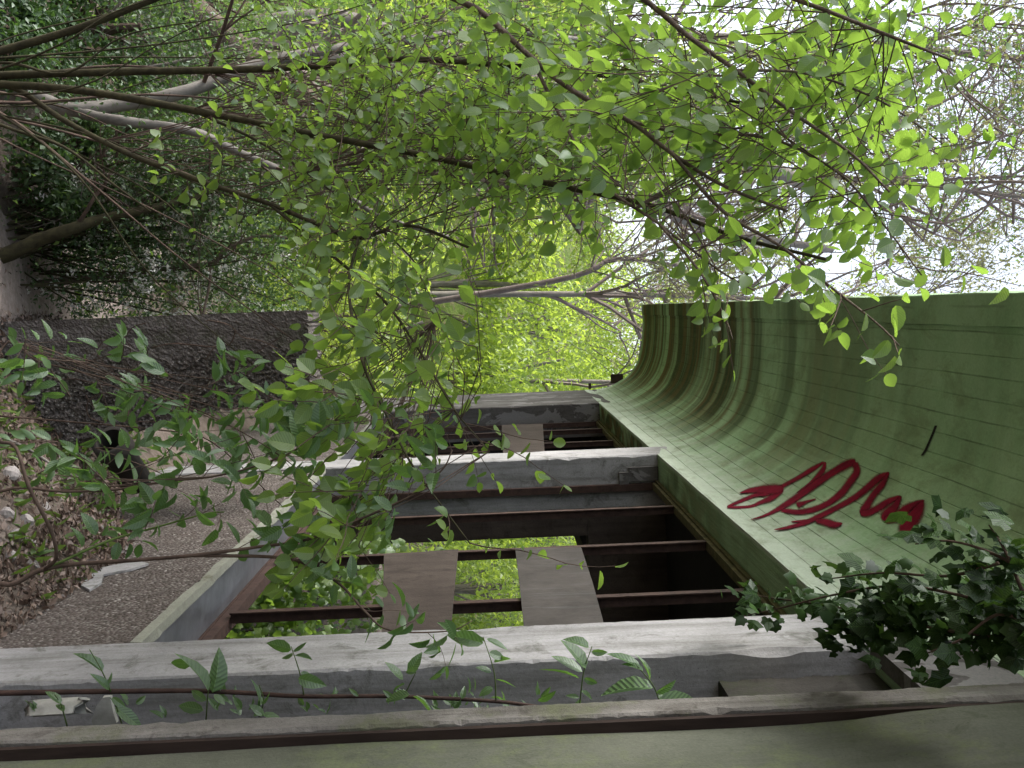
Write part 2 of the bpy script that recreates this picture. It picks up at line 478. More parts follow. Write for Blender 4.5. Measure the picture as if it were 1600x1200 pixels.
obj('post', rough_edges(X0, 1.75, Bn, Bf, GB, ZL+.28, 200, .003, 2), M['post'], ruin)
obj('end_wall', rough_edges(X0, 1.75, Cf, Ee-.002, GB, ZL+.28, 120, .003, 3), M['jamb'], ruin)
b = MB(); b.box(XJ-.10, XJ+.03, Bn-.05, Bn-.003, ZL-.34, ZL-.26); b.box(XJ-.14, XJ-.02, Bn-.04, Bn-.003, ZL-.26, ZL-.002)
obj('patch', b, M['jamb'], ruin)

# canopy: coved underside swept along the facade
prof = np.array([(1.0, 1.054), (1.0, 1.10), (1.0, 1.16), (.994, 1.22), (.984, 1.30), (.96, 1.38), (.915, 1.475), (.86, 1.56), (.78, 1.64), (.68, 1.697), (.56, 1.738), (.42, 1.76), (.26, 1.774), (.13, 1.779)])
pp = smooth_line([np.array([a, b, 0]) for a, b in prof], 5)
pp = np.array(pp)[:, :2]
PX = pp[:, 0]*W; PZ = CAM[2]+pp[:, 1]*W
seg = np.hypot(np.diff(PX), np.diff(PZ)); ARC = np.concatenate([[0], np.cumsum(seg)]); ATOT = ARC[-1]
def cove(s, off=0.0):                                    # point of the underside at arc length s, moved off it towards the open side
    x = np.interp(s, ARC, PX); z = np.interp(s, ARC, PZ)
    ds = .02
    tx = np.interp(s+ds, ARC, PX)-np.interp(s-ds, ARC, PX); tz = np.interp(s+ds, ARC, PZ)-np.interp(s-ds, ARC, PZ)
    l = np.hypot(tx, tz)
    return x-off*tz/l, z+off*tx/l
def on_cove(x, y):                                       # (arc, Y) where a line of sight meets the cove
    D = ray(x, y); ang = math.atan2(D[2], D[0])
    pa = np.arctan2(PZ-CAM[2], PX)
    s = float(np.interp(ang, pa, ARC))
    px, pz = np.interp(s, ARC, PX), np.interp(s, ARC, PZ)
    t = (px*D[0]+(pz-CAM[2])*D[2])/(D[0]**2+D[2]**2)
    return s, float(D[1]*t)
def canopy_mesh():
    grooves = np.arange(.12, ATOT-.02, .105)
    ss = [0.0]
    for g in grooves: ss += [g-.004, g, g+.004]
    ss = sorted(set(ss+list(np.linspace(0, ATOT, 40))))
    under = []
    for s in ss:
        d = -.0035 if any(abs(s-g) < 1e-6 for g in grooves) else 0
        x, z = cove(np.array(s), d); under.append((float(x), float(z), s))
    lx = .0077*W; lz = CAM[2]+1.781*W
    under += [(under[-1][0]-.004, under[-1][1]-.012, ATOT+.01), (lx+.004, lz-.012, ATOT+.12), (lx, lz-.006, ATOT+.13)]
    rest = [(lx-.005, lz+.10, ATOT+.24), (lx+.6, lz+.14, ATOT+.9), (X0+.3, lz+.16, ATOT+1.8), (X0+.3, ZL+.005, ATOT+3)]
    loop = under+rest; n = len(loop)
    ys = np.concatenate([np.concatenate([np.arange(-9, -2.6, 1.6), np.arange(-2.6, Ee-.05, .35)]), [Ee]])
    r = np.random.default_rng(5)
    V = []; UV = []
    for y in ys:
        for i, (x, z, s) in enumerate(loop):
            j = (.0022*math.sin(s*23+y*3.1)+.002*math.sin(y*5.7+s*9)) if i < len(under)-3 else .004*math.sin(y*7+i)
            V.append((x+j, y, z+j*.5)); UV.append((s, y))
    me = bpy.data.meshes.new('canopy'); base = np.array(origin(ruin))
    F = []
    for a in range(len(ys)-1):
        for i in range(n):
            F.append((a*n+i, (a+1)*n+i, (a+1)*n+(i+1) % n, a*n+(i+1) % n))
    F.append(tuple(range(n))); F.append(tuple((len(ys)-1)*n+i for i in range(n))[::-1])
    me.from_pydata((np.array(V)-base).tolist(), [], F)
    uv = me.uv_layers.new(name='UVMap')
    arr = np.zeros((len(me.loops), 2)); vi = np.zeros(len(me.loops), int); me.loops.foreach_get('vertex_index', vi)
    arr = np.array(UV)[vi]; uv.data.foreach_set('uv', arr.ravel())
    mt, t, out = nt('green_painted_concrete')
    uvn = t.nodes.new('ShaderNodeUVMap'); uvn.uv_map = 'UVMap'
    sep = t.nodes.new('ShaderNodeSeparateXYZ'); t.links.new(uvn.outputs[0], sep.inputs[0])
    s_, y_ = sep.outputs[0], sep.outputs[1]
    geo = t.nodes.new('ShaderNodeNewGeometry').outputs['Position']
    big = noise(t, uvn.outputs[0], 3.0, 6, .65)
    c = ramp(t, big, [(.3, (.25,.40,.225)), (.7, (.345,.50,.305))])
    # paint worn off to pale grey concrete low on the cove
    wear = math_node(t, 'ADD', math_node(t, 'MULTIPLY', s_, -.85), noise(t, uvn.outputs[0], 5.0, 6, .75))
    c = mix(t, ramp(t, wear, [(.0, (0,0,0)), (.40, (.8,.8,.8))]), c, (.50,.56,.49))
    # run-off stains: bands that follow the section, at their own places along the wall
    band = noise(t, mapping(t, uvn.outputs[0], (.16, 2.3, 1), (4.2, 0, 0)), 1.0, 3, .55, .35)
    amt = t.nodes.new('ShaderNodeMapRange'); amt.inputs[1].default_value = 5.5; amt.inputs[2].default_value = 9.5
    amt.inputs[3].default_value = .16; amt.inputs[4].default_value = .95
    t.links.new(y_, amt.inputs[0])
    fall = t.nodes.new('ShaderNodeMapRange'); fall.inputs[1].default_value = .15; fall.inputs[2].default_value = .75
    t.links.new(s_, fall.inputs[0])
    bm = math_node(t, 'MULTIPLY', ramp(t, band, [(.40, (0,0,0)), (.55, (1,1,1))]), math_node(t, 'MULTIPLY', amt.outputs[0], fall.outputs[0]))
    hue = noise(t, mapping(t, uvn.outputs[0], (.3, 4.0, 1), (9, 0, 0)), 1.0, 2)
    c = mix(t, bm, c, ramp(t, hue, [(.42, (.03,.045,.015)), (.58, (.115,.07,.022))]))
    blot = noise(t, mapping(t, uvn.outputs[0], (3.2, 1.5, 1), (7, 3, 0)), 1.5, 7, .72, .4)
    c = mix(t, ramp(t, blot, [(.5, (0,0,0)), (.66, (.5,.5,.5))]), c, (.13,.16,.075))
    mould = noise(t, mapping(t, uvn.outputs[0], (9, 2.2, 1)), 2.2, 7, .8)
    c = mix(t, ramp(t, mould, [(.57, (0,0,0)), (.72, (.45,.45,.45))]), c, (.08,.09,.045))
    # shutter-board joints: dark, broken lines on the cut grooves
    fr = math_node(t, 'FRACT', math_node(t, 'DIVIDE', math_node(t, 'SUBTRACT', s_, .12), .105))
    d0 = math_node(t, 'ABSOLUTE', math_node(t, 'SUBTRACT', math_node(t, 'FRACT', math_node(t, 'ADD', fr, .5)), .5))
    ln = ramp(t, d0, [(.02, (1,1,1)), (.065, (0,0,0))])
    brk = ramp(t, noise(t, mapping(t, uvn.outputs[0], (14, 1.6, 1), (0, 5, 0)), 1.4, 3), [(.48, (0,0,0)), (.68, (.45,.45,.45))])
    c = mix(t, mix(t, 1.0, ln, brk, 'MULTIPLY'), c, (.05,.055,.03))
    fine = noise(t, geo, 70, 4, .7)
    c = mix(t, .3, c, ramp(t, fine, [(.3, (.4,.4,.4)), (.7, (1,1,1))]), 'MULTIPLY')
    nb = bump(t, fine, .3, .004, bump(t, big, .4, .02))
    finish(t, out, c, nb, .85, .3)
    me.materials.append(mt)
    o = bpy.data.objects.new('canopy', me); COL.objects.link(o); o.parent = ruin
    me.update()
    return o
canopy = canopy_mesh()

# red spray tag, painted film on the cove
def spray_mat():
    mt, t, out = nt('red_spray_paint')
    at = t.nodes.new('ShaderNodeAttribute'); at.attribute_name = 'edge'
    geo = t.nodes.new('ShaderNodeNewGeometry').outputs['Position']
    n = noise(t, geo, 130, 3, .7); n2 = noise(t, geo, 14, 4, .7)
    c = ramp(t, n2, [(.3, (.085,.001,.012)), (.7, (.20,.003,.022))])
    p = finish(t, out, c, None, .85, .1)
    a = math_node(t, 'ADD', at.outputs['Fac'], math_node(t, 'MULTIPLY', math_node(t, 'SUBTRACT', n, .5), .65))
    al = ramp(t, a, [(.48, (1,1,1)), (.95, (0,0,0))])
    t.links.new(al, p.inputs['Alpha']); return mt
def graffiti():
    S = [
     [(25,440,16),(120,400,30),(230,355,30),(320,342,34),(430,290,32),(560,220,36),(660,160,42),(750,104,18)],
     [(25,441,16),(100,442,22),(200,436,24),(280,405,34),(360,370,52),(440,310,40)],
     [(118,340,10),(200,318,42),(300,312,74),(390,308,84),(448,300,40)],
     [(756,104,16),(742,160,42),(700,215,46),(640,270,28),(538,340,8)],
     [(195,538,6),(330,495,26),(480,412,54),(600,330,60),(720,245,60),(820,178,62),(930,118,72),(985,110,60)],
     [(975,108,50),(988,180,64),(930,265,62),(870,340,60),(780,410,52),(680,455,50),(560,478,44),(470,470,40),(425,465,16)],
     [(540,432,60),(620,402,24),(690,381,8)],
     [(370,611,6),(480,592,28),(600,560,40),(720,505,46),(850,440,48),(980,365,52),(1080,285,60),(1160,218,54),(1232,182,12)],
     [(498,553,8),(580,545,20),(650,540,20)],
     [(680,545,30),(760,552,60),(820,572,60),(885,563,12)],
     [(1228,182,18),(1178,270,52),(1120,340,56),(1080,400,60),(1040,470,84),(1008,485,36)],
     [(1015,485,50),(1060,488,60),(1130,458,60),(1220,402,54),(1318,356,14)],
     [(1318,358,16),(1275,430,50),(1215,505,92),(1185,545,50)],
     [(1190,540,50),(1280,515,64),(1350,460,64),(1430,415,40),(1492,392,14)],
     [(1480,400,24),(1440,470,80),(1380,560,104),(1345,610,90),(1385,670,40),(1450,640,50)]]
    bm_v = []; bm_f = []; edge = []
    base = np.array(origin(canopy))
    for k, st in enumerate(S):
        pts = smooth_line([np.array([1130+a/4.706, 700+b/4.706, w/4.706]) for a, b, w in st], 6)
        pts = np.array(pts); tg = unit(np.gradient(pts[:, :2], axis=0)); nr = np.stack([-tg[:, 1], tg[:, 0]], 1)
        off = .0062+.0002*k; o0 = len(bm_v); cols = 5
        for i in range(len(pts)):
            for j in range(cols):
                f = (j/(cols-1)*2-1)
                q = pts[i, :2]+nr[i]*f*pts[i, 2]*(.60 if k < 12 else .74)
                s, y = on_cove(*q); x, z = cove(np.array(s), off)
                bm_v.append((float(x)-base[0], y-base[1], float(z)-base[2]))
                edge.append(1.0 if (abs(f) > .99 or i in (0, len(pts)-1)) else abs(f))
        for i in range(len(pts)-1):
            for j in range(cols-1):
                bm_f.append((o0+i*cols+j, o0+i*cols+j+1, o0+(i+1)*cols+j+1, o0+(i+1)*cols+j))
    me = bpy.data.meshes.new('graffiti'); me.from_pydata(bm_v, [], bm_f)
    at = me.attributes.new('edge', 'FLOAT', 'POINT'); at.data.foreach_set('value', edge)
    me.materials.append(spray_mat())
    o = bpy.data.objects.new('graffiti', me); COL.objects.link(o); o.parent = canopy
    o['label'] = 'dark red spray-painted scrawl'
graffiti()
b = MB()                                                           # a crack in the cove
cr = [(1463,665),(1458,678),(1452,692),(1447,703),(1441,712)]
for (x0_, y0_), (x1_, y1_) in zip(cr[:-1], cr[1:]):
    q = []
    for x, y in ((x0_-2, y0_), (x0_+2, y0_), (x1_+2, y1_), (x1_-2, y1_)):
        s, yy = on_cove(x, y); cx, cz = cove(np.array(s), .002); q.append((float(cx), yy, float(cz)))
    b.add(q, [(0, 1, 2, 3)])
obj('crack', b, M['dark_wall'], canopy)

# window bays
def bay(y0, y1, mull):
    fr = bpy.data.objects.new('window_frame', None); COL.objects.link(fr); fr.parent = ruin
    fr.location = Vector((XJ, (y0+y1)/2, ZS))-ruin.location
    b = MB(); b.box(XJ, XJ+.06, y0+.003, y1-.003, ZL-.055, ZL-.004); b.box(XJ-.018, XJ-.001, y0+.003, y1-.003, ZL-.03, ZL-.004)
    obj('head_rail', b, M['frame_moss'], fr)
    b = MB(); b.box(XJ+.03, XJ+.09, y0+.003, y1-.003, ZS-.02, ZS+.035); b.box(XJ+.025, XJ+.16, y0+.003, y1-.003, ZS-.06, ZS-.022)
    obj('bottom_rail', b, M['rust'], fr)
    for y in (y0+.028, y1-.028):
        b = MB(); b.box(XJ+.002, XJ+.062, y-.024, y+.024, ZS+.036, ZL-.057); obj('jamb_bar', b, M['rust'], fr)
    for y in mull:                                                  # T-section glazing bars
        b = MB(); b.box(XJ, XJ+.008, y-.026, y+.026, ZS+.036, ZL-.057); b.box(XJ+.0085, XJ+.062, y-.006, y+.006, ZS+.036, ZL-.057)
        obj('mullion', b, M['rust'], fr)
    return fr
bay(Af, Bn, [k*W for k in (5.7802, 4.8883, 4.0189)])
bay(Bf, Cf, [k*W for k in (7.86, 8.73, 9.62)])
for y0, y1, sd_ in ((Af, Bn, 11), (Bf, Cf, 12)):
    # under-sill wall of pebble dash, sill edge and dark metal sill
    r = np.random.default_rng(sd_)
    b = MB(); ny, nz = 60, 34
    for i in range(ny+1):
        for j in range(nz+1):
            b.v.append((X0+.012+r.normal(0, .0035), y0+.003+(y1-y0-.006)*i/ny, GB+(ZS-.05-GB)*j/nz))
    b.f = [(i*(nz+1)+j, i*(nz+1)+j+1, (i+1)*(nz+1)+j+1, (i+1)*(nz+1)+j) for i in range(ny) for j in range(nz)]
    o = len(b.v); b.box(X0+.03, XJ+.02, y0+.004, y1-.004, GB, ZS-.06)
    obj('parapet', b, M['dash'], ruin)
    b = MB(); n = 70
    for i in range(n+1):
        y = y0+.003+(y1-y0-.006)*i/n; e = abs(r.normal(0, .006))*(2 if r.random() < .15 else 1)
        b.v += [(X0-.004+e, y, ZS-.05), (X0+.001+e*.5, y, ZS-.004), (X0+.045, y, ZS-.002+r.normal(0, .002)), (X0+.045, y, ZS-.05)]
    b.f = [(i*4+j, i*4+(j+1) % 4, (i+1)*4+(j+1) % 4, (i+1)*4+j) for i in range(n) for j in range(4)] + [(0, 3, 2, 1), (n*4, n*4+1, n*4+2, n*4+3)]
    obj('sill_edge', b, M['edge'], ruin)
    b = MB(); b.slab([(X0+.046, y0+.004, ZS-.012), (XJ+.02, y0+.004, ZS-.03), (XJ+.02, y0+.004, ZS-.055), (X0+.046, y0+.004, ZS-.055)], (0, y1-y0-.008, 0))
    obj('sill', b, M['slate'], ruin)
def plate(pxs, X, th=.012, extra=0):
    pts = [on_plane(x, y, 0, X) for x, y in pxs]
    b = MB(); b.slab(pts, (th, 0, 0)); return b
for pxs in ([(805,857),(908,855),(926,910),(943,972),(950,1010),(822,1012),(812,915)], [(600,866),(716,858),(710,920),(704,988),(702,1020),(596,1022)], [(784,664),(848,662),(851,706),(786,709)]):
    obj('panel', plate(pxs, XJ-.02), M['board'] if pxs[0][0] > 800 else M['cross'], ruin)
# pale patch of broken render on the parapet
b = plate([(118,905),(122,896),(160,886),(215,876),(232,880),(205,889),(162,897),(158,910),(140,921),(128,915)], X0-.004, .012)
obj('render_patch', b, M['post'], ruin)
# interior: cross wall with a doorway, ceiling, floor, back wall, far end
XB = 3.1
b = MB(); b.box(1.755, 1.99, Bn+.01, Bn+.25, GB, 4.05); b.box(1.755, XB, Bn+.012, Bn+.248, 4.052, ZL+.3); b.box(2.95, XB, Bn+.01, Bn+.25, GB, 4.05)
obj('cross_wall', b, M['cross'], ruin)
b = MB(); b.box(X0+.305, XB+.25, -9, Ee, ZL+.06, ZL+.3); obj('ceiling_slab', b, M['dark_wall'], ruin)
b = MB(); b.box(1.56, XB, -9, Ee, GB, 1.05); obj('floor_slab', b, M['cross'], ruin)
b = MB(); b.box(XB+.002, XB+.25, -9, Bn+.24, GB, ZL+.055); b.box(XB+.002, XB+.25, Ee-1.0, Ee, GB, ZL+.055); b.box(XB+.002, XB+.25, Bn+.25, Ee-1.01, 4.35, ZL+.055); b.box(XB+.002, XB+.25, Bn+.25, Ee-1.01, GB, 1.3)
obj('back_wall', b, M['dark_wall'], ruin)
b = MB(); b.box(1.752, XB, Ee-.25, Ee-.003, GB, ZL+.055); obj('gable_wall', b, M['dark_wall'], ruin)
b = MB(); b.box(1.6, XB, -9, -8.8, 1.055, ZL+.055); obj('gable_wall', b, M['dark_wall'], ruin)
# small fittings on the outer end of the canopy
b = MB(); e = on_plane(958, 597, 1, Ee); b.box(e[0]-.12, e[0]+.02, Ee+.01, Ee+.06, e[2]-.03, e[2]+.16); obj('bracket', b, M['rust'], ruin)
b = MB(); e = on_plane(922, 605, 1, Ee); b.box(e[0]-.06, e[0]+.03, Ee+.01, Ee+.05, e[2]-.02, e[2]+.02); obj('bracket', b, M['rust'], ruin)
# near bay: rendered wall with a raised jamb fin, leaving a narrow recess beside the post
Y2, Y1 = 2.3739*W*.978, 2.4278*W*.978
b = rough_edges(1.268, 1.62, Y2, Y1+.04, GB, 5.06, 300, .003, 21, .022)
obj('jamb_fin', b, M['gritty'], ruin)
b = MB(); b.box(1.284, 1.36, Y2-.022, Y2-.002, 1.0, 5.0); obj('shade_strip', b, M['fin_shade'], ruin)  # added dark strip, its colour stands in for shade on the fin's return
b = MB(); r = np.random.default_rng(22)
ny, nz = 60, 40
for i in range(ny+1):
    for j in range(nz+1):
        zz = GB+(5.03-GB)*j/nz; b.v.append((1.284+.032*float(sstep((4.75-zz)/.6))+r.normal(0, .0012)+.003*math.sin(i*.9+j*.5), -9+(Y2-.024+9)*i/ny, zz))
b.f = [(i*(nz+1)+j, i*(nz+1)+j+1, (i+1)*(nz+1)+j+1, (i+1)*(nz+1)+j) for i in range(ny) for j in range(nz)]
b.box(X0+.075, 1.62, -9, Y2-.026, GB, 5.02)
obj('rendered_wall', b, M['near'], ruin, None, True)
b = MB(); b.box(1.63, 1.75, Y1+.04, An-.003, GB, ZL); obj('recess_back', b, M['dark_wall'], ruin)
b = MB(); b.box(X0+.05, 1.62, Y1+.038, An-.004, GB, ZS-.42); obj('recess_floor', b, M['jamb'], ruin)
obj('recess_head', rough_edges(1.40, 1.62, Y1+.045, An-.005, 4.08, ZL-.006, 60, .006, 24, .03), M['head_shade'], ruin)  # dark concrete block, coloured darker for the shade under the ivy
b = rough_edges(1.277, 1.34, Y1+.042, An-.03, ZL-.03, 5.0, 60, .003, 23, .02); obj('recess_head', b, M['jamb'], ruin)

# ------------------------------------------------------------------ broken pier and debris
YP = 5.2*W
def pier():
    r = np.random.default_rng(31); b = MB()
    x0, zt = -.045, 2.06
    def xr(z): return .60+.12*sstep((1.5-z)/.7)+.16*sstep((.8-z)/.8)
    nx, nz = 44, 150; zb = -.6
    def front(i, j):
        z = zb+(zt-zb)*j/nz; u = i/nx
        x = x0+(xr(z)-x0)*u
        roughn = .0025+.008*sstep((u-.25)/.35)
        if j == nz: z -= abs(r.normal(0, .008))
        return (x+(r.normal(0, .008) if i == nx else 0), YP+r.normal(0, roughn)-.02*sstep((u-.2)/.3)*0, z)
    for i in range(nx+1):
        for j in range(nz+1): b.v.append(front(i, j))
    F0 = [(i*(nz+1)+j, (i+1)*(nz+1)+j, (i+1)*(nz+1)+j+1, i*(nz+1)+j+1) for i in range(nx) for j in range(nz)]
    o = len(b.v)
    for p in list(b.v): b.v.append((p[0], YP+.45+(p[1]-YP)*.5, p[2]))
    b.f = F0+[tuple(o+k for k in f[::-1]) for f in F0]
    rim = [i*(nz+1) for i in range(nx+1)]+[nx*(nz+1)+j for j in range(1, nz+1)]+[i*(nz+1)+nz for i in range(nx-1, -1, -1)]+[j for j in range(nz-1, 0, -1)]
    for a, c in zip(rim, rim[1:]+rim[:1]): b.f.append((a, o+a, o+c, c))
    o_ = obj('concrete_pier', b, M['pier'], None, (.25, YP+.2, 0))
    tag(o_, 'squat broken grey concrete pier with crumbling brown face standing left of the ruin', 'pier')
pier()
def pipe():
    a = P(186, 690, 6.2)-np.array([0, 0, .05]); c = P(236, 750, 6.5)-np.array([0, 0, .10])
    ax = unit(c-a); b = MB(); n = 18
    s1 = unit(np.cross(ax, (0, 0, 1))); s2 = np.cross(s1, ax)
    rows = [(-.02, .085), (-.02, .115), (.10, .118), (.101, .10), (.42, .10), (.42, .085), (-.02, .085)]
    for t_, r_ in rows:
        for k in range(n):
            w = 2*math.pi*k/n; b.v.append(tuple(a+ax*t_+(s1*math.cos(w)+s2*math.sin(w))*r_))
    b.f = [(i*n+k, i*n+(k+1) % n, (i+1)*n+(k+1) % n, (i+1)*n+k) for i in range(len(rows)-1) for k in range(n)]
    tag(obj('drain_pipe', b, M['pipe'], None, None, True), 'dark grimy drain pipe with open socket lying at the foot of the far post', 'pipe')
pipe()
def shard(name, pxs, plane_y, th, mat, label, cat, bulge=0):
    pts = [on_plane(x, y, 1, plane_y) for x, y in pxs]
    b = MB(); b.slab(pts, (0, th, 0))
    tag(obj(name, b, mat), label, cat)
def curved_shard():                                                 # broken white pipe piece in the recess
    a = on_plane(40, 1122, 1, 3.42); c = on_plane(136, 1116, 1, 3.42); ax = unit(c-a); L = np.linalg.norm(c-a)
    s1 = np.array([-1, 0, 0.]); s1 = unit(s1-ax*(s1@ax)); s2 = np.cross(ax, s1); b = MB(); n, k = 9, 8
    r = np.random.default_rng(3)
    for rr in (.060, .050):
        for i in range(n+1):
            for j in range(k+1):
                w = -1.9+3.0*j/k
                cut = .05*abs(math.sin(j*1.3)) if i == 0 else (-.03*abs(math.sin(j*2.1)) if i == n else 0)
                b.v.append(tuple(a+ax*(L*i/n+cut)+(s1*math.cos(w)+s2*math.sin(w))*rr))
    q = (n+1)*(k+1)
    F = [(i*(k+1)+j, i*(k+1)+j+1, (i+1)*(k+1)+j+1, (i+1)*(k+1)+j) for i in range(n) for j in range(k)]
    b.f = F+[tuple(q+x for x in f[::-1]) for f in F]
    rim = [j for j in range(k+1)]+[i*(k+1)+k for i in range(1, n+1)]+[n*(k+1)+j for j in range(k-1, -1, -1)]+[i*(k+1) for i in range(n-1, 0, -1)]
    for x, y in zip(rim, rim[1:]+rim[:1]): b.f.append((x, y, q+y, q+x))
    tag(obj('pipe_fragment', b, M['ceramic'], None, None, True), 'broken white half-round pipe fragment lodged in the recess beside the near post', 'fragment')
curved_shard()
shard('plaster_shard', [(143,1128),(150,1104),(160,1090),(172,1089),(176,1110),(182,1130),(170,1142),(150,1142)], 3.46, .02, M['ceramic'], 'jagged flat white shard standing upright next to the half-round pipe fragment', 'shard')

def stone_mesh(r, seed):
    g = np.random.default_rng(seed); b = MB(); n, k = 11, 8
    cuts = [(unit(g.normal(0, 1, 3)), g.uniform(.55, .85)) for _ in range(6)]      # broken faces
    def sh(v):
        v = np.asarray(v)
        for nn, d in cuts:
            q = v@nn
            if q > d: v = v-nn*(q-d)
        return tuple((v*np.array([1, .8, .75])+g.normal(0, .025, 3))*r)
    b.v.append(sh((0, 0, -1)))
    for i in range(1, k):
        for j in range(n):
            th = math.pi*i/k; ph = 2*math.pi*j/n
            b.v.append(sh((math.sin(th)*math.cos(ph), math.sin(th)*math.sin(ph), -math.cos(th))))
    b.v.append(sh((0, 0, 1))); top = len(b.v)-1
    for j in range(n): b.f.append((0, 1+(j+1) % n, 1+j))
    for i in range(k-2):
        for j in range(n):
            b.f.append((1+i*n+j, 1+i*n+(j+1) % n, 1+(i+1)*n+(j+1) % n, 1+(i+1)*n+j))
    for j in range(n): b.f.append((1+(k-2)*n+j, 1+(k-2)*n+(j+1) % n, top))
    return b
def on_ground(x, y):
    D = ray(x, y)
    for t_ in np.arange(2, 14, .02):
        p = CAM+D*t_
        if p[2] < ground_z(p[0], p[1]): return p
    return CAM+D*6
ST = [(14,745,18,'upright white stone slab nearest the left end of the rubble bank'), (30,700,9,'small grey stone behind the upright white slab'), (112,775,16,'round grey stone lying beside a dry twig on the bank'), (10,805,14,'pale stone at the very bottom of the rubble bank'), (40,815,13,'whitish stone lying tight against the lower pale stones'), (25,840,15,'broad pale stone in the middle of the stone cluster'), (48,850,10,'small white stone right of the broad pale stone'), (15,872,13,'flat pale stone under the sapling stem fork'), (50,880,14,'angular white stone close to the pebble-dash wall'), (70,792,9,'little dark-edged stone by the round grey stone'), (35,770,8,'tiny pale stone between the slab and the cluster')]
for i, (x, y, s, lab) in enumerate(ST):
    p = on_ground(x, y); d = (p-CAM)@CF; r = s/FPX*d
    b = stone_mesh(r, 50+i); b.v = [(v[0]+p[0], v[1]+p[1], v[2]*1.2+p[2]+r*.12) for v in b.v]
    tag(obj('stone', b, M['stone'], None, None), lab, 'stone', 'pale stones scattered on the rubble bank')

# ------------------------------------------------------------------ plants
class Plant:
    def __init__(s, name, base, label, cat, group=None):
        s.root = thing(name, base, label, cat, group); s.leaves = []; s.tw = MB()
    def stem(s, pts, r0, r1, mat, n=8, name='stem', sm=5, power=1.0):
        line = np.array(smooth_line(pts, sm)); k = len(line)
        b = MB(); b.tube(line, r0+(r1-r0)*np.linspace(0, 1, k)**power, n, .12)
        obj(name, b, mat, s.root, None, True); return line
    def twig(s, line, r0, r1, n=4):
        line = np.asarray(line); s.tw.tube(line, np.linspace(r0, r1, len(line)), n)
    def leaf(s, p, a, n, size): s.leaves.append((p, a, n, size))
    def leaf_twig(s, start, direc, L, r=.0022, step=.05, size=(.05, .072), droop=.5, opposite=False, tilt=.45, t0=.12):
        d = unit(direc); p = np.array(start, float); k = max(4, int(L/.05)); pts = [p]
        for i in range(k):
            d = unit(d+RNG.normal(0, .10, 3)+np.array([0, 0, -droop*.06])); p = p+d*L/k; pts.append(p)
        pts = np.array(pts); s.twig(pts, r, r*.45)
        acc = np.linspace(0, 1, len(pts)); t = t0*RNG.uniform(.5, 1.5); side = 1 if RNG.random() < .5 else -1
        while t < 1.0:
            q = np.array([np.interp(t, acc, pts[:, c]) for c in range(3)])
            j = min(int(t*k), k-1); td = unit(pts[j+1]-pts[j])
            lat = unit(np.cross(td, (0, 0, 1))+1e-3)
            for sdx in ((1, -1) if opposite else (side,)):
                ax = unit(lat*sdx*.85+td*.45+np.array([0, 0, -.25-droop*RNG.uniform(0, .9)])+RNG.normal(0, .22, 3))
                nr = unit(np.array([0, 0, 1.0])+RNG.normal(0, tilt, 3))
                pet = q+ax*.012
                s.leaf(pet, ax, nr, RNG.uniform(*size)*(1-.35*max(0, t-.8)/.2*RNG.random()))
            side = -side; t += step/L*RNG.uniform(.7, 1.35)
        ax = unit(pts[-1]-pts[-2]); s.leaf(pts[-1], ax, unit(np.array([0, 0, 1.])+RNG.normal(0, tilt, 3)), RNG.uniform(*size)*.8)
        return pts
    def finish(s, tpl, mo, mf, twig_mat, nmax=300, minpx=0):
        if s.tw.v: obj('twigs', s.tw, twig_mat, s.root, tuple(s.root.location), False, 'stuff')
        if not s.leaves: return
        pos = np.array([l[0] for l in s.leaves]); ax = np.array([l[1] for l in s.leaves]); nr = np.array([l[2] for l in s.leaves]); sz = np.array([l[3] for l in s.leaves])
        x, y, d = pix(pos)
        vis = (x > -30) & (x < 1630) & (y > -30) & (y < 1230) & (d > .3)
        score = np.where(vis, sz/np.maximum(d, .3)*FPX, 0)
        order = np.argsort(-score)
        top = [i for i in order[:nmax] if score[i] > minpx]
        rest = np.array([i for i in range(len(sz)) if i not in set(top)], int)
        mes = []
        me = bpy.data.meshes.new('leaf'); me.from_pydata(tpl[0].tolist(), [], tpl[1].tolist()); me.materials.append(mo)
        base = np.array(s.root.location)
        for i in top:
            a = unit(ax[i]); b_ = unit(np.cross(nr[i], a)); n_ = np.cross(a, b_); q = sz[i]; p = pos[i]-base; b_ = b_*RNG.uniform(.66, 1.08); n_ = n_*RNG.uniform(.3, 2.4)
            o = bpy.data.objects.new('leaf', me); COL.objects.link(o); o.parent = s.root
            o.matrix_basis = Matrix(((a[0]*q, b_[0]*q, n_[0]*q, p[0]), (a[1]*q, b_[1]*q, n_[1]*q, p[1]), (a[2]*q, b_[2]*q, n_[2]*q, p[2]), (0, 0, 0, 1)))
        if len(rest):
            V, T = leaf_batch(tpl, pos[rest], ax[rest], nr[rest], sz[rest])
            tri_obj('foliage', V, T, mf, s.root, np.repeat(RNG.random(len(rest)), len(tpl[1])), 'stuff')

def pl(*a): return [P(*q) for q in a]
def side_twigs(pt, line, t0, spacing, Lr, size, droop=.6, **kw):
    line = np.asarray(line); seg = np.linalg.norm(np.diff(line, axis=0), axis=1); cum = np.concatenate([[0], np.cumsum(seg)])
    s = cum[-1]*t0+RNG.uniform(0, spacing)
    while s < cum[-1]:
        q = np.array([np.interp(s, cum, line[:, c]) for c in range(3)])
        j = min(np.searchsorted(cum, s), len(line)-1); td = unit(line[j]-line[j-1])
        lat = RNG.normal(0, 1, 3); lat = unit(lat-td*(lat@td)); lat[2] *= .6
        pt.leaf_twig(q, td*.75+lat*.8, RNG.uniform(*Lr), size=size, droop=droop, **kw)
        s += spacing*RNG.uniform(.6, 1.5)

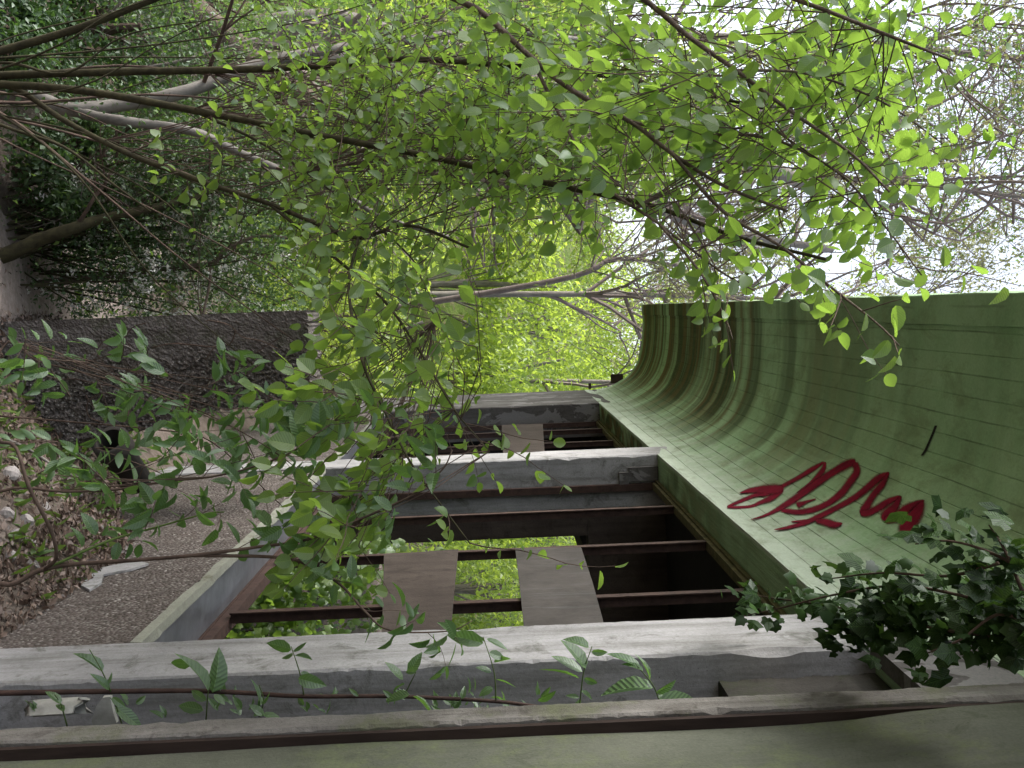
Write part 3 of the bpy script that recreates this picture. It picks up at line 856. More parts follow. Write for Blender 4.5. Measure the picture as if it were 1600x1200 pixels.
# -- hazel with its stools at the lower left
hzA = Plant('hazel_shrub', P(-130, 128, 5.5), 'tall hazel shrub fanning dark mossy stems up from the left, leaves hanging across the middle', 'shrub')
base = P(-160, 128, 5.5)
A1 = hzA.stem([base]+pl((0,118,5.4),(200,112,5.2),(400,108,5.0),(560,98,4.8),(640,92,4.7),(760,100,4.5),(900,112,4.3),(1060,140,4.0),(1200,170,3.8)), .024, .006, M['bark_dark'])
A2 = hzA.stem([base]+pl((0,132,5.3),(130,142,5.1),(300,172,4.9),(480,208,4.6),(650,240,4.4),(780,270,4.1),(900,296,3.9),(1020,322,3.6),(1150,370,3.3),(1290,405,3.0)), .024, .005, M['bark_dark'])
A3 = hzA.stem([base]+pl((0,130,5.4),(100,188,5.2),(200,240,5.0),(320,285,4.7),(420,318,4.5),(500,352,4.3),(560,372,4.2),(640,352,4.1),(740,390,4.0)), .018, .005, M['bark_dark'])
A4 = hzA.stem([base]+pl((0,80,5.6),(120,45,5.5),(250,-5,5.4),(380,-60,5.3)), .026, .015, M['bark_dark'])
A5 = hzA.stem([base]+pl((0,195,5.6),(100,230,5.4),(180,290,5.2),(235,330,5.1)), .012, .004, M['bark_dark'])
A6 = hzA.stem(pl((420,318,4.5),(520,400,4.2),(600,470,3.9),(660,555,3.6),(710,640,3.4),(765,705,3.3)), .008, .002, M['bark_dark'])
A7 = hzA.stem(pl((560,372,4.2),(545,450,3.8),(565,560,3.5),(600,640,3.4),(640,720,3.3),(690,790,3.2),(735,850,3.1)), .007, .002, M['bark_dark'])
A8 = hzA.stem(pl((300,172,4.9),(420,230,4.9),(560,330,4.7),(640,400,4.5),(660,440,4.4),(680,500,4.3)), .008, .002, M['bark_dark'])
HZ = (.042, .066)
for i in range(16):
    x1, y1 = RNG.uniform(180, 520), RNG.uniform(0, 470); d1 = RNG.uniform(4.9, 6.6); yb = RNG.uniform(80, 190)
    hzA.stem([base+RNG.normal(0, .08, 3)]+pl((-10, yb*.75+y1*.25, 5.6*.5+d1*.5), (x1*.5, yb*.42+y1*.58+RNG.normal(0, 14), d1), (x1, y1, d1), (x1+RNG.uniform(80, 260), y1+(y1-yb)*.5, d1-.2)), RNG.uniform(.006, .014), .002, M['bark_dark'] if i % 3 else M['twig'], 6)
for ln, t0, sp_ in ((A1, .45, .11), (A2, .36, .085), (A3, .5, .10), (A6, .12, .11), (A7, .15, .11), (A8, .3, .10)):
    side_twigs(hzA, ln, t0, sp_, (.18, .5), HZ, .7)
# arching shoots that fill the middle
tops = [A1, A2, A3, A8]
for i in range(150):
    x, y = RNG.uniform(450, 1330), RNG.uniform(5, 470)
    if x > 950 and RNG.random() < .35: x = RNG.uniform(500, 900)
    if x > 610 and y > 330: y *= .55
    d = RNG.uniform(3.6, 6.6)
    src = tops[RNG.integers(len(tops))]; cand = src[int(len(src)*.3):int(len(src)*.85)]
    k0 = int(np.argmin(np.linalg.norm(cand-P(x-160, y+RNG.normal(0, 30), d), axis=1)))+RNG.integers(-14, 4); s0 = cand[max(0, min(len(cand)-1, k0))]
    e0 = P(x, y, d); v = e0-s0; L = np.linalg.norm(v)
    mid = s0+v*.55+np.array([0, 0, .10*L])+RNG.normal(0, .08, 3)
    ln = np.array([(1-t)**2*s0+2*t*(1-t)*mid+t*t*e0 for t in np.linspace(0, 1, 12)])
    hzA.twig(ln, .003, .0014, 4)
    for q in range(5):
        k = int(RNG.uniform(5, 11.9)); td = unit(ln[k]-ln[k-1])
        hzA.leaf_twig(ln[k], td+RNG.normal(0, .55, 3), RNG.uniform(.2, .5), size=(.034, .06), droop=.8, step=.045)
for x, y, d in [(RNG.uniform(490, 800), RNG.uniform(470, 860), RNG.uniform(3.0, 4.2)) for _ in range(140)]:
    if y > 430+ (830-x)*1.6: continue
    src = [A6, A7, A8][RNG.integers(3)]; e0 = P(x, y, d); s0 = src[np.argmin(np.linalg.norm(src-e0-np.array([0, 0, .15]), axis=1))]
    hzA.twig(np.array([s0, (s0+e0)/2+np.array([0, 0, .04]), e0]), .0022, .0015)
    hzA.leaf_twig(e0, e0-s0+RNG.normal(0, .3, 3), RNG.uniform(.15, .3), size=(.05, .085), droop=1.0)
hzA.finish(HAZEL, M['hazel_o'], M['hazel_f'], M['twig'])

# -- hazel reaching in from the upper left, close to the camera
hzB = Plant('hazel_shrub', (-2.5, 3.2, float(ground_z(-2.5, 3.2))), 'near hazel shrub leaning in overhead with large bright translucent leaves against the sky', 'shrub')
b0 = np.array([-2.5, 3.2, float(ground_z(-2.5, 3.2))-.1])
stm = hzB.stem([b0, (-2.4, 3.3, 1.2), (-2.1, 3.4, 2.3), P(520, -90, 4.1)], .03, .018, M['bark_dark'])
B1 = hzB.stem([P(520, -90, 4.1)]+pl((715,0,3.8),(760,25,3.7),(830,90,3.5),(900,145,3.3),(985,190,3.2),(1050,240,3.1),(1130,290,3.0),(1230,330,2.9)), .014, .004, M['bark'])
B2 = hzB.stem([P(520, -90, 4.1)]+pl((800,-120,3.6),(900,-60,3.4),(1000,-5,3.2),(1080,60,3.0),(1150,110,2.9),(1230,170,2.8),(1330,240,2.75),(1390,300,2.7)), .012, .003, M['bark'])
B3 = hzB.stem([P(800, -120, 3.6)]+pl((1050,-100,3.2),(1200,-20,2.9),(1300,20,2.75),(1400,60,2.65),(1490,95,2.6)), .010, .003, M['bark'])
B4 = hzB.stem(pl((830,90,3.5),(880,190,3.3),(940,285,3.1),(1030,350,2.95),(1120,420,2.85),(1180,455,2.8)), .007, .002, M['bark'])
B5 = hzB.stem(pl((1050,240,3.1),(1130,330,2.9),(1220,385,2.75),(1300,450,2.65),(1370,505,2.55),(1405,540,2.5)), .006, .002, M['bark'])
B6 = hzB.stem(pl((1030,350,2.95),(1090,420,2.8),(1130,490,2.7),(1145,530,2.65)), .005, .0015, M['bark'])
B7 = hzB.stem(pl((985,190,3.2),(1080,210,3.1),(1200,215,3.0),(1310,270,2.9),(1380,350,2.8),(1440,430,2.75)), .006, .002, M['bark'])
B8 = hzB.stem(pl((1150,110,2.9),(1260,115,2.9),(1380,160,2.9),(1480,230,2.9)), .005, .002, M['bark'])
HB = (.042, .07)
for ln, t0, sp_ in ((B1, .35, .10), (B2, .35, .10), (B3, .3, .10), (B4, .2, .09), (B5, .25, .11), (B6, .4, .10), (B7, .2, .11), (B8, .2, .13)):
    side_twigs(hzB, ln, t0, sp_, (.10, .30), HB, .9, tilt=.55)
for i in range(66):
    src = [B1, B2, B3, B4, B7][RNG.integers(5)]; s0 = src[int(len(src)*RNG.uniform(.4, .8))]
    x, y, d = RNG.uniform(800, 1430), RNG.uniform(0, 400), RNG.uniform(2.7, 4.6)
    if RNG.random() < .2: x, y = RNG.uniform(1300, 1500), RNG.uniform(0, 150)
    y = y if x > 1000 else y*.7
    e0 = P(x, y, d); v = e0-s0; L = np.linalg.norm(v); mid = s0+v*.55+np.array([0, 0, .08*L])
    ln = np.array([(1-t)**2*s0+2*t*(1-t)*mid+t*t*e0 for t in np.linspace(0, 1, 9)])
    hzB.twig(ln, .0024, .0013, 4)
    for q in range(4):
        k = int(RNG.uniform(4, 8.9)); hzB.leaf_twig(ln[k], unit(ln[k]-ln[k-1])+RNG.normal(0, .5, 3), RNG.uniform(.15, .35), size=HB, droop=.8)
for k in range(19, 26):  # unseen leaf masses behind the camera, added to block light from the back
    c0 = np.array([RNG.uniform(-4.6, -1.9), RNG.uniform(-4.5, 2.6), RNG.uniform(3.4, 6.6)])
    if k > 17: c0 = np.array([RNG.uniform(-2.5, .6), RNG.uniform(-5.5, -2.4), RNG.uniform(2.6, 5.2)])
    s0 = np.array([-2.1, 3.4, 2.3]) if k % 2 else np.array([-2.4, 3.3, 1.2])
    ln = np.array([(1-t)**2*s0+2*t*(1-t)*((s0+c0)/2+np.array([-.2, 0, .5]))+t*t*c0 for t in np.linspace(0, 1, 9)]); hzB.twig(ln, .012, .004, 5)
    for q in range(240):
        p_ = c0+RNG.normal(0, .42, 3); hzB.leaf(p_, RNG.normal(0, .7, 3)+np.array([0, 0, -.4]), np.array([0, 0, 1])+RNG.normal(0, .45, 3), RNG.uniform(.05, .09))
hzB.finish(HAZEL, M['hazel_o'], M['hazel_f'], M['twig'])

# -- sapling of thin shoots in front of the wall and pier
sapl = Plant('dogwood_sapling', on_ground(5, 860)-np.array([0, 0, .05]), 'thin-stemmed sapling with pointed paired leaves in front of the pier and rubble bank', 'sapling')
sb = P(-110, 850, 3.5)
S1 = sapl.stem([sb]+pl((0,768,3.5),(100,768,3.5),(180,765,3.5),(260,752,3.45),(330,745,3.4),(400,728,3.35),(470,698,3.3),(560,625,3.3)), .006, .002, M['twig'])
S2 = sapl.stem([sb]+pl((0,548,3.9),(60,565,3.9),(160,590,3.9),(240,612,3.85),(330,650,3.8),(420,700,3.7),(500,760,3.6)), .005, .0015, M['twig'])
S3 = sapl.stem([sb]+pl((0,912,3.4),(60,892,3.4),(110,882,3.4),(200,876,3.35),(300,868,3.3),(400,855,3.3),(480,843,3.25),(560,812,3.2),(640,776,3.15),(690,735,3.1),(707,703,3.1)), .010, .002, M['twig'])
S4 = sapl.stem(pl((300,868,3.3),(420,870,3.3),(470,878,3.25),(530,912,3.2),(570,955,3.2),(610,985,3.2),(700,986,3.2),(738,970,3.2)), .006, .0015, M['twig'])
S5 = sapl.stem(pl((0,690,3.2),(25,700,3.2),(45,760,3.2),(78,825,3.25),(88,870,3.3),(70,890,3.4)), .006, .006, M['twig'])
S6 = sapl.stem(pl((80,885,3.4),(170,845,3.4),(240,825,3.4),(320,803,3.35),(350,800,3.3)), .005, .002, M['green_stem'])
S7 = sapl.stem(pl((0,650,4.2),(120,660,4.2),(250,672,4.1),(330,690,4.0),(440,790,3.9)), .004, .002, M['twig'])
for ln, t0, sp_, L_ in ((S1, .25, .13, (.08, .26)), (S2, .2, .14, (.08, .28)), (S3, .55, .12, (.08, .22)), (S4, .25, .14, (.06, .16)), (S6, .1, .14, (.06, .15)), (S7, .2, .16, (.08, .25))):
    side_twigs(sapl, ln, t0, sp_*.75, L_, (.05, .10), .7, opposite=True, step=.055, tilt=.6, r=.0016)
for x, y, d in ((270,590,3.7),(300,620,3.6),(330,600,3.7),(230,610,3.7),(190,560,3.8),(350,640,3.5),(150,700,3.4),(130,740,3.3),(250,720,3.4),(60,560,3.4),(40,530,3.3),(170,760,3.3),(400,600,3.9),(380,680,3.6),(290,650,3.5),(340,560,3.8),(420,640,3.7),(230,560,3.9),(310,720,3.4),(200,650,3.6),(450,700,3.5),(480,640,3.6),(110,620,3.5),(90,690,3.4),(60,740,3.3),(420,560,3.9)):
    s0 = S2[int(RNG.uniform(6, len(S2)-8))] if y < 660 else S1[int(RNG.uniform(5, len(S1)-14))]
    e0 = P(x, y, d); sapl.twig(np.array([s0, (s0+e0)/2+RNG.normal(0, .02, 3), e0]), .002, .0014)
    sapl.leaf_twig(e0, RNG.normal(0, 1, 3)+np.array([-.4, -.2, .4]), RNG.uniform(.08, .2), opposite=True, step=.045, size=(.05, .095), droop=.6, tilt=.6)
sapl.finish(OVATE, M['sap_o'], M['sap_f'], M['twig'])

# -- shoots growing out of the recess by the near post
def bigleaf(pt, x0, y0, x1, y1, d, face=.5):
    a = P(x0, y0, d); b_ = P(x1, y1, d+RNG.uniform(-.03, .03)); ax = b_-a; L = np.linalg.norm(ax)
    n = unit(-CF*face+np.array([-.2, 0, .8])+RNG.normal(0, .35, 3)); pt.leaf(a, ax, n, L)
cl = Plant('climbing_plant', on_plane(0, 1085, 1, 3.36), 'long thin climbing stem with leafy side shoots in the recess beside the near post', 'climbing plant')
DC = 3.42
rod = cl.stem(pl((-70,1083,DC),(0,1083,DC),(200,1080,DC),(330,1080,DC),(475,1088,DC),(620,1088,DC),(775,1096,DC),(850,1105,DC),(912,1110,DC)), .010, .005, M['rust'])
SH = [((475,1086),(468,1050),(455,1010)), ((775,1096),(772,1050),(755,995)), ((905,1108),(912,1050),(925,1010)), ((1032,1100),(1020,1070),(995,1040)), ((322,1125),(325,1085),(330,1062)), ((405,1120),(412,1095),(405,1070)), ((105,1135),(95,1100),(85,1085)), ((175,1085),(160,1050),(140,1015)), ((630,1090),(640,1070),(650,1050)), ((190,1130),(180,1100),(172,1090))]
for s in SH: cl.stem([P(x, y, DC-.05*k) for k, (x, y) in enumerate(s)], .0028, .0014, M['green_stem'], 5)
D_ = 3.36
for L in [(325,1080,298,1012),(332,1082,352,1020),(322,1095,296,1078),(298,1035,264,1040),(335,1085,352,1100),(318,1110,275,1100),(405,1095,400,1058),(408,1098,428,1084),(410,1115,445,1125),(412,1118,392,1100),(455,1015,420,1002),(458,1018,480,1005),(460,1025,486,1022),(458,1022,442,1030),(470,1050,492,1062),(466,1060,505,1070),(630,1062,605,1032),(640,1052,655,1022),(632,1070,612,1072),(640,1085,600,1090),(650,1050,632,1048),(645,1088,690,1110),(755,1005,700,988),(757,1002,742,992),(760,998,795,1012),(764,1020,790,1028),(772,1035,798,1022),(768,1050,745,1040),(775,1062,808,1068),(770,1075,748,1085),(905,1060,846,1034),(910,1050,865,1020),(915,1045,890,995),(920,1012,888,990),(924,1018,950,1022),(912,1060,935,1070),(908,1080,930,1090),(905,1090,885,1085),(1000,1042,952,1012),(1005,1048,975,1030),(1015,1062,1008,1020),(1025,1082,1060,1070),(1030,1092,1095,1098),(1028,1090,1065,1082),(1020,1075,945,1062),(95,1100,75,1075),(100,1112,88,1095),(170,1078,150,1050),(165,1070,178,1055),(175,1090,195,1105),(180,1105,225,1135),(160,1050,128,1010),(840,1095,870,1085),(560,1088,545,1075)]:
    bigleaf(cl, *L, D_+RNG.uniform(-.05, .05))
for k in range(26):
    x = RNG.uniform(40, 900); y = RNG.uniform(1085, 1125)
    for q in range(3):
        a_ = RNG.uniform(-2.6, -.5); l_ = RNG.uniform(10, 26); x2 = x+RNG.uniform(-8, 8); y2 = y+RNG.uniform(-8, 8)
        bigleaf(cl, x2, y2, x2+l_*math.cos(a_), y2+l_*math.sin(a_), 3.42+RNG.uniform(-.02, .1))
cl.finish(OVATE, M['sap_o'], M['sap_f'], M['green_stem'])

# -- ivy hanging over the top of the near post
ivy = Plant('ivy', on_plane(1450, 1010, 0, 1.28), 'dark ivy clump spilling over the cove at the head of the near post', 'ivy')
IV = [[(1600,960,2.75),(1500,930,2.9),(1400,915,3.1),(1300,930,3.35),(1220,950,3.6),(1150,965,3.75)], [(1620,900,2.7),(1540,860,2.8),(1480,845,2.85),(1430,850,2.9)], [(1600,1000,2.7),(1480,985,2.9),(1380,965,3.15),(1290,945,3.45),(1210,935,3.65),(1155,925,3.8)], [(1560,880,2.75),(1480,900,2.9),(1380,895,3.1),(1290,905,3.4)], [(1620,980,2.6),(1560,960,2.7),(1500,1000,2.75),(1450,1020,2.8)], [(1600,930,2.7),(1570,860,2.75),(1545,820,2.8)]]
for s in IV:
    ln = ivy.stem([P(*q) for q in s], .006, .002, M['twig'], 5)
    for k in range(len(ln)):
        for q in range(2):
            off = RNG.normal(0, .035, 3); p = ln[k]+off
            p[0] = min(p[0], 1.28)
            ivy.leaf(p, RNG.normal(0, .6, 3)+np.array([-.3, 0, -.9]), unit(np.array([-.8, -.5, .4])+RNG.normal(0, .45, 3)), RNG.uniform(.03, .08))
for i in range(90):
    x = RNG.uniform(1290, 1620); t_ = (x-1300)/320
    p = P(x, 1000+RNG.normal(0, 17), 3.35-.75*t_); p[0] = min(p[0], 1.255)
    ivy.leaf(p, RNG.normal(0, .6, 3)+np.array([-.3, 0, -.9]), unit(np.array([-.8, -.5, .4])+RNG.normal(0, .5, 3)), RNG.uniform(.03, .075))
for i in range(230):
    x = RNG.uniform(1300, 1640); t_ = (x-1300)/340
    y = 960+RNG.normal(0, 14+24*t_)+8*t_
    p = P(x, y, 3.35-.7*t_+RNG.uniform(-.12, .12)); p[0] = min(p[0], 1.29)
    ivy.leaf(p, RNG.normal(0, .6, 3)+np.array([-.3, 0, -.9]), unit(np.array([-.8, -.5, .4])+RNG.normal(0, .5, 3)), RNG.uniform(.03, .08))
ivy.finish(IVY, M['ivy_o'], M['ivy_f'], M['twig'])
# -- ivy and seedlings growing inside, seen through the near window
inn = Plant('ivy', (1.9, 7.4, 1.05), 'fresh green ivy growing up inside the ruin behind the near window', 'ivy')
for i in range(7):
    q = np.array([RNG.uniform(1.72, 2.5), RNG.uniform(6.6, 8.3), 1.05]); top = q+np.array([RNG.normal(0, .15), RNG.normal(0, .2), RNG.uniform(.7, 1.5)])
    ln = inn.stem([q, (q+top)/2+RNG.normal(0, .06, 3), top], .006, .003, M['twig'], 5)
    for k in range(len(ln)):
        for j in range(22):
            p = ln[k]+RNG.normal(0, .13, 3); p[0] = max(p[0], 1.7)
            inn.leaf(p, RNG.normal(0, .6, 3)+np.array([0, 0, -.9]), unit(np.array([-.5, -.9, .4])+RNG.normal(0, .4, 3)), RNG.uniform(.05, .09))
inn.finish(IVY, M['hazel_o'], M['hazel_f'], M['twig'])

# -- white-flowering shrub behind the pier
def small_leaves(pt, c, r, n, size, up=.4):
    u = RNG.normal(0, 1, (n, 3)); u = unit(u)*(RNG.random((n, 1))**.4); return np.asarray(c)+u*np.asarray(r)
blm = thing('blossom_shrub', P(330, 360, 7.2)*np.array([1, 1, 0])+np.array([0, 0, -.3]), 'dense dark shrub dotted with small white blossom behind the pier', 'shrub')
tw = MB(); lp = []; bp = []
cb = np.array(blm.location)
for i in range(70):
    e = P(RNG.uniform(90, 470), RNG.uniform(230, 520), RNG.uniform(7.1, 8.6)); s0 = cb+np.array([RNG.normal(0, .15), RNG.normal(0, .2), 0])
    mid = (s0+e)/2+np.array([0, 0, .25])+RNG.normal(0, .12, 3)
    ln = np.array([(1-t)**2*s0+2*t*(1-t)*mid+t*t*e for t in np.linspace(0, 1, 9)]); tw.tube(ln, np.linspace(.010, .003, 9), 4)
    for k in range(3, 9):
        lp.append(ln[k]+RNG.normal(0, .10, (46, 3)))
        if RNG.random() < .6 and k > 3:
            for q in range(3):
                c0 = ln[k]+RNG.normal(0, .07, 3); bp.append(c0+RNG.normal(0, .018, (9, 3)))
lp = np.concatenate(lp); n = len(lp)
V, T = leaf_batch(SMALL, lp, RNG.normal(0, 1, (n, 3)), np.array([0, 0, 1])+RNG.normal(0, .7, (n, 3)), RNG.uniform(.022, .045, n))
obj('stem', tw, M['bark_dark'], blm); tri_obj('foliage', V, T, M['dark_f'], blm, np.repeat(RNG.random(n), len(SMALL[1])), 'stuff')
bp = np.concatenate(bp); n = len(bp)
V, T = leaf_batch(SMALL, bp, RNG.normal(0, 1, (n, 3)), RNG.normal(0, 1, (n, 3)), np.full(n, .032))
tri_obj('blossom', V, T, M['petal_f'], blm, np.repeat(RNG.random(n), len(SMALL[1])), 'stuff')

# -- trees
def grow(tb, tips, p, d, L, r, lvl, maxl, spread=.7, up=.15, kids=(3, 5)):
    k = 6; pts = [np.array(p, float)]; d = unit(d)
    for i in range(k):
        d = unit(d+RNG.normal(0, .14, 3)+np.array([0, 0, up*.15]))
        q = pts[-1]+d*L/k
        if q[0] > -.35-.4*(lvl < 2) and q[1] < 16.4:          # limbs turn away from the building
            d = unit(np.array([-abs(d[0])-.3, d[1], d[2]])); q = pts[-1]+d*L/k
        pts.append(q)
    pts = np.array(pts); tb.tube(pts, np.linspace(r, r*.5, k+1), 5 if lvl < 2 else 3)
    if lvl >= maxl:
        tips.append(pts[2:]); return
    for c in range(RNG.integers(*kids)):
        j = RNG.integers(2, k+1); td = unit(pts[j]-pts[j-1]); lat = RNG.normal(0, 1, 3); lat = unit(lat-td*(lat@td))
        grow(tb, tips, pts[j], td+lat*spread*RNG.uniform(.6, 1.4), L*RNG.uniform(.5, .75), r*.5, lvl+1, maxl, spread, up, kids)
def tree(label, trunks, mat, twigmat, leafm, limbs=(), nleaf=10, lsize=(.05, .09), maxl=3, group=None, spread=.7, cat='tree', L0=1.6, scatter=.10, name='tree', tpl=SMALL, lf=.38):
    p0 = trunks[0][0][0]
    rt = thing(name, p0, label, cat, group)
    tb = MB(); tips = []
    for pts, r0, r1 in trunks:
        ln = np.array(smooth_line(pts, 6)); b = MB(); b.tube(ln, r0+(r1-r0)*np.linspace(0, 1, len(ln)), 12, .16)
        obj('trunk', b, mat, rt, None, True)
        for q in range(limbs or 0):
            t_ = RNG.uniform(.42, 1.0); j = max(1, min(int(t_*len(ln)), len(ln)-1)); td = unit(ln[j]-ln[j-1]); lat = unit(RNG.normal(0, 1, 3))
            grow(tb, tips, ln[j], td*.6+lat*.8+np.array([0, 0, .25]), L0*RNG.uniform(.6, 1.2), (r0+(r1-r0)*t_)*lf, 0, maxl, spread)
    if tb.v: obj('branches', tb, twigmat, rt, tuple(rt.location), False, 'stuff')
    if tips and nleaf:
        pos = np.concatenate([t[RNG.integers(0, len(t), nleaf)]+RNG.normal(0, scatter, (nleaf, 3)) for t in tips]); n = len(pos)
        V, T = leaf_batch(tpl, pos, RNG.normal(0, .7, (n, 3))+np.array([0, 0, -.4]), np.array([0, 0, 1])+RNG.normal(0, .5, (n, 3)), RNG.uniform(*lsize, n))
        tri_obj('crown', V, T, leafm, rt, np.repeat(RNG.random(n), len(tpl[1])), 'stuff')
    return rt
t1 = tree('thick leaning brown trunk crossing the upper left with rough furrowed bark', [([np.array([-4.6, 7.6, -.4])]+pl((60,-220,8.6),(180,-90,8.8),(300,20,9),(350,62,9.1),(420,122,9.2),(500,172,9.4),(570,205,9.7),(700,270,10.2),(900,300,11)), .20, .08)], M['bark'], M['twig_far'], M['lime_f'], 7, 8, (.05, .08))
def overhead(rt, n, cx, rad, k, leafm):
    C = np.array(cx)+unit(RNG.normal(0, 1, (k, 3)))*RNG.random((k, 1))**.5*np.array(rad); tb = MB()
    for c in C:
        tb.tube(np.array([np.array(cx)-np.array([0, 0, rad[2]]), (c+np.array(cx))/2-np.array([0, 0, .4]), c]), np.array([.06, .04, .015]), 4)
    pos = C[RNG.integers(0, k, n)]+RNG.normal(0, .38, (n, 3))
    V, T = leaf_batch(SMALL, pos, RNG.normal(0, .8, (n, 3))+np.array([0, 0, -.3]), np.array([0, 0, 1])+RNG.normal(0, .5, (n, 3)), RNG.uniform(.09, .15, n))
    obj('branches', tb, M['twig_far'], rt, tuple(rt.location), False, 'stuff')
    tri_obj('crown', V, T, leafm, rt, np.repeat(RNG.random(n), len(SMALL[1])), 'stuff')
overhead(t1, 6500, (-5.6, 5.2, 7.6), (2.4, 3.6, 2.0), 60, M['mid_f'])  # unseen leaf mass out of view, added to shade the left side
t2 = tree('pale smooth forked trunk rising beside the dark hazel stems', [(pl((-190,190,6.7),(0,150,6.5),(60,155,6.5),(112,171,6.5),(200,162,6.6),(300,140,6.7),(400,102,6.9),(500,80,7.1),(640,62,7.4),(800,50,7.8),(1000,80,8.4)), .056, .028), (pl((112,171,6.5),(150,182,6.5),(200,190,6.5),(300,205,6.6),(360,232,6.7),(430,262,6.8),(530,300,7.0),(600,340,7.2),(700,370,7.5)), .038, .015)], M['bark_pale'], M['twig'], M['mid_f'], 5, 9, (.05, .08))
gz = lambda x, y: float(ground_z(x, y))
def rooted(x, y, d, *more):
    p = P(x, y, d); b_ = np.array([p[0]-.1, p[1], gz(p[0], p[1])-.1]); return [b_]+[P(*q) for q in ((x, y, d),)+more]
tree('broad grey-brown trunk bending behind the pale forked trunk', [(rooted(150, 165, 10.5, (260,152,10.6),(380,128,10.8),(480,95,11),(560,98,11.2),(640,132,11.4),(700,160,11.6),(780,178,11.8),(880,192,12),(1010,222,12.3),(1150,245,12.6),(1290,300,13)), .21, .09)], M['bark_grey'], M['twig_far'], M['lime_f'], 8, 8, (.05, .09))
tree('brown-grey trunk with moss behind the leaf curtain, third stem from the top', [(rooted(330, 60, 13, (420,40,13),(520,30,13),(620,55,13.2),(760,92,13.5),(900,150,14),(1080,160,14.5),(1250,180,15)), .17, .07)], M['bark_grey'], M['twig_far'], M['bronze_f'], 10, 7, (.04, .07))
tree('slim grey tree whose stem runs low across the middle of the leaves', [(rooted(380, 250, 12, (560,240,12),(700,260,12.2),(830,280,12.5),(980,310,13),(1120,360,13.4),(1300,390,14)), .10, .05)], M['bark_grey'], M['twig_far'], M['bronze_f'], 10, 7, (.04, .07))
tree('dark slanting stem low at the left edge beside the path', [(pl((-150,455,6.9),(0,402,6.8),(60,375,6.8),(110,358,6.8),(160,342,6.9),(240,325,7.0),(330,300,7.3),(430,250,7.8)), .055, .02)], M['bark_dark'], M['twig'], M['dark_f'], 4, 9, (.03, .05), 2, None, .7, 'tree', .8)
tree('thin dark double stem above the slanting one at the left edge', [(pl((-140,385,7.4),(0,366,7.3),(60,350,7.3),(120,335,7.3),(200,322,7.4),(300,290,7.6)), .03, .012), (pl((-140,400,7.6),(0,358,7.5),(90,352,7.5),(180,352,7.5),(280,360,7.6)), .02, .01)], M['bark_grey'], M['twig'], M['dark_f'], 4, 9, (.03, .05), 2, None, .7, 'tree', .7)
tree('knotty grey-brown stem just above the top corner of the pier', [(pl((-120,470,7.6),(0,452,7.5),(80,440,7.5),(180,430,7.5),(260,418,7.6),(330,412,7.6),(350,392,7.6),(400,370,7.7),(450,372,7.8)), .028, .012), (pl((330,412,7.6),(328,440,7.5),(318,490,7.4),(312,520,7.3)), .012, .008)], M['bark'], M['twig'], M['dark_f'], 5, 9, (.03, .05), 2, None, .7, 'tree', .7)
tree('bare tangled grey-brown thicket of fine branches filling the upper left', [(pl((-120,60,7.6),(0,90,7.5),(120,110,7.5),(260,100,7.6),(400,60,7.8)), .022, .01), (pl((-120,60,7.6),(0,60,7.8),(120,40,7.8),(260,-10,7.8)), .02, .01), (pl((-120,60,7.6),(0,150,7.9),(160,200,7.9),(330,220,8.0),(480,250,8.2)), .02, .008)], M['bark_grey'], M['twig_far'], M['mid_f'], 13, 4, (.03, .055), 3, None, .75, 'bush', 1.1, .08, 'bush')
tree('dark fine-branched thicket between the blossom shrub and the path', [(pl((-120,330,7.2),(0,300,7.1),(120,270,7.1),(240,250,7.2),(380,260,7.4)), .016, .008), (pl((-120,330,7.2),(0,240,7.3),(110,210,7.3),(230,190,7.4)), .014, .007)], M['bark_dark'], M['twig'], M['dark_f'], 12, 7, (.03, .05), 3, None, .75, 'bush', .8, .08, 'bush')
# bare and budding trees against the sky
sky_g = 'budding trees against the white sky'
for i, (x, d, lab, k) in enumerate(((-2.2, 15, 'tall budding tree with mauve twigs against the sky, farthest left', 26), (-.4, 20, 'tall budding tree with bronze leaflets just left of the canopy edge', 26), (-4.4, 16, 'thin budding tree high in the top corner of the sky', 24), (1.6, 24, 'budding tree rising right behind the end of the canopy', 22))):
    p = np.array([x, d, -1.2]); H = (13, 13.5, 14, 12)[i]
    tr = [p, p+np.array([.1, 0, H*.35]), p+np.array([.35, .1, H*.7]), p+np.array([.9, 0, H])]
    tree(lab, [(tr, .085, .025)], M['bark_grey'], M['twig_far'], (M['bronze_f'], M['bronze_f'], M['mid_f'], M['lime_f'])[i], k, 12, (.05, .11), 3, sky_g, .8, 'tree', 2.9, .055, 'tree', SMALL, .75)
# tangle of bare twigs above the far end of the canopy
tree('bare tangled mauve-brown bush over the far end of the canopy', [([np.array([.2, 18.2, -1.0]), P(860, 440, 17), P(960, 405, 17), P(1060, 415, 17)], .06, .03)], M['twig_far'], M['twig_far'], M['lime_f'], 16, 1, (.04, .07), 3, None, .8, 'bush', 1.5, .1, 'bush')

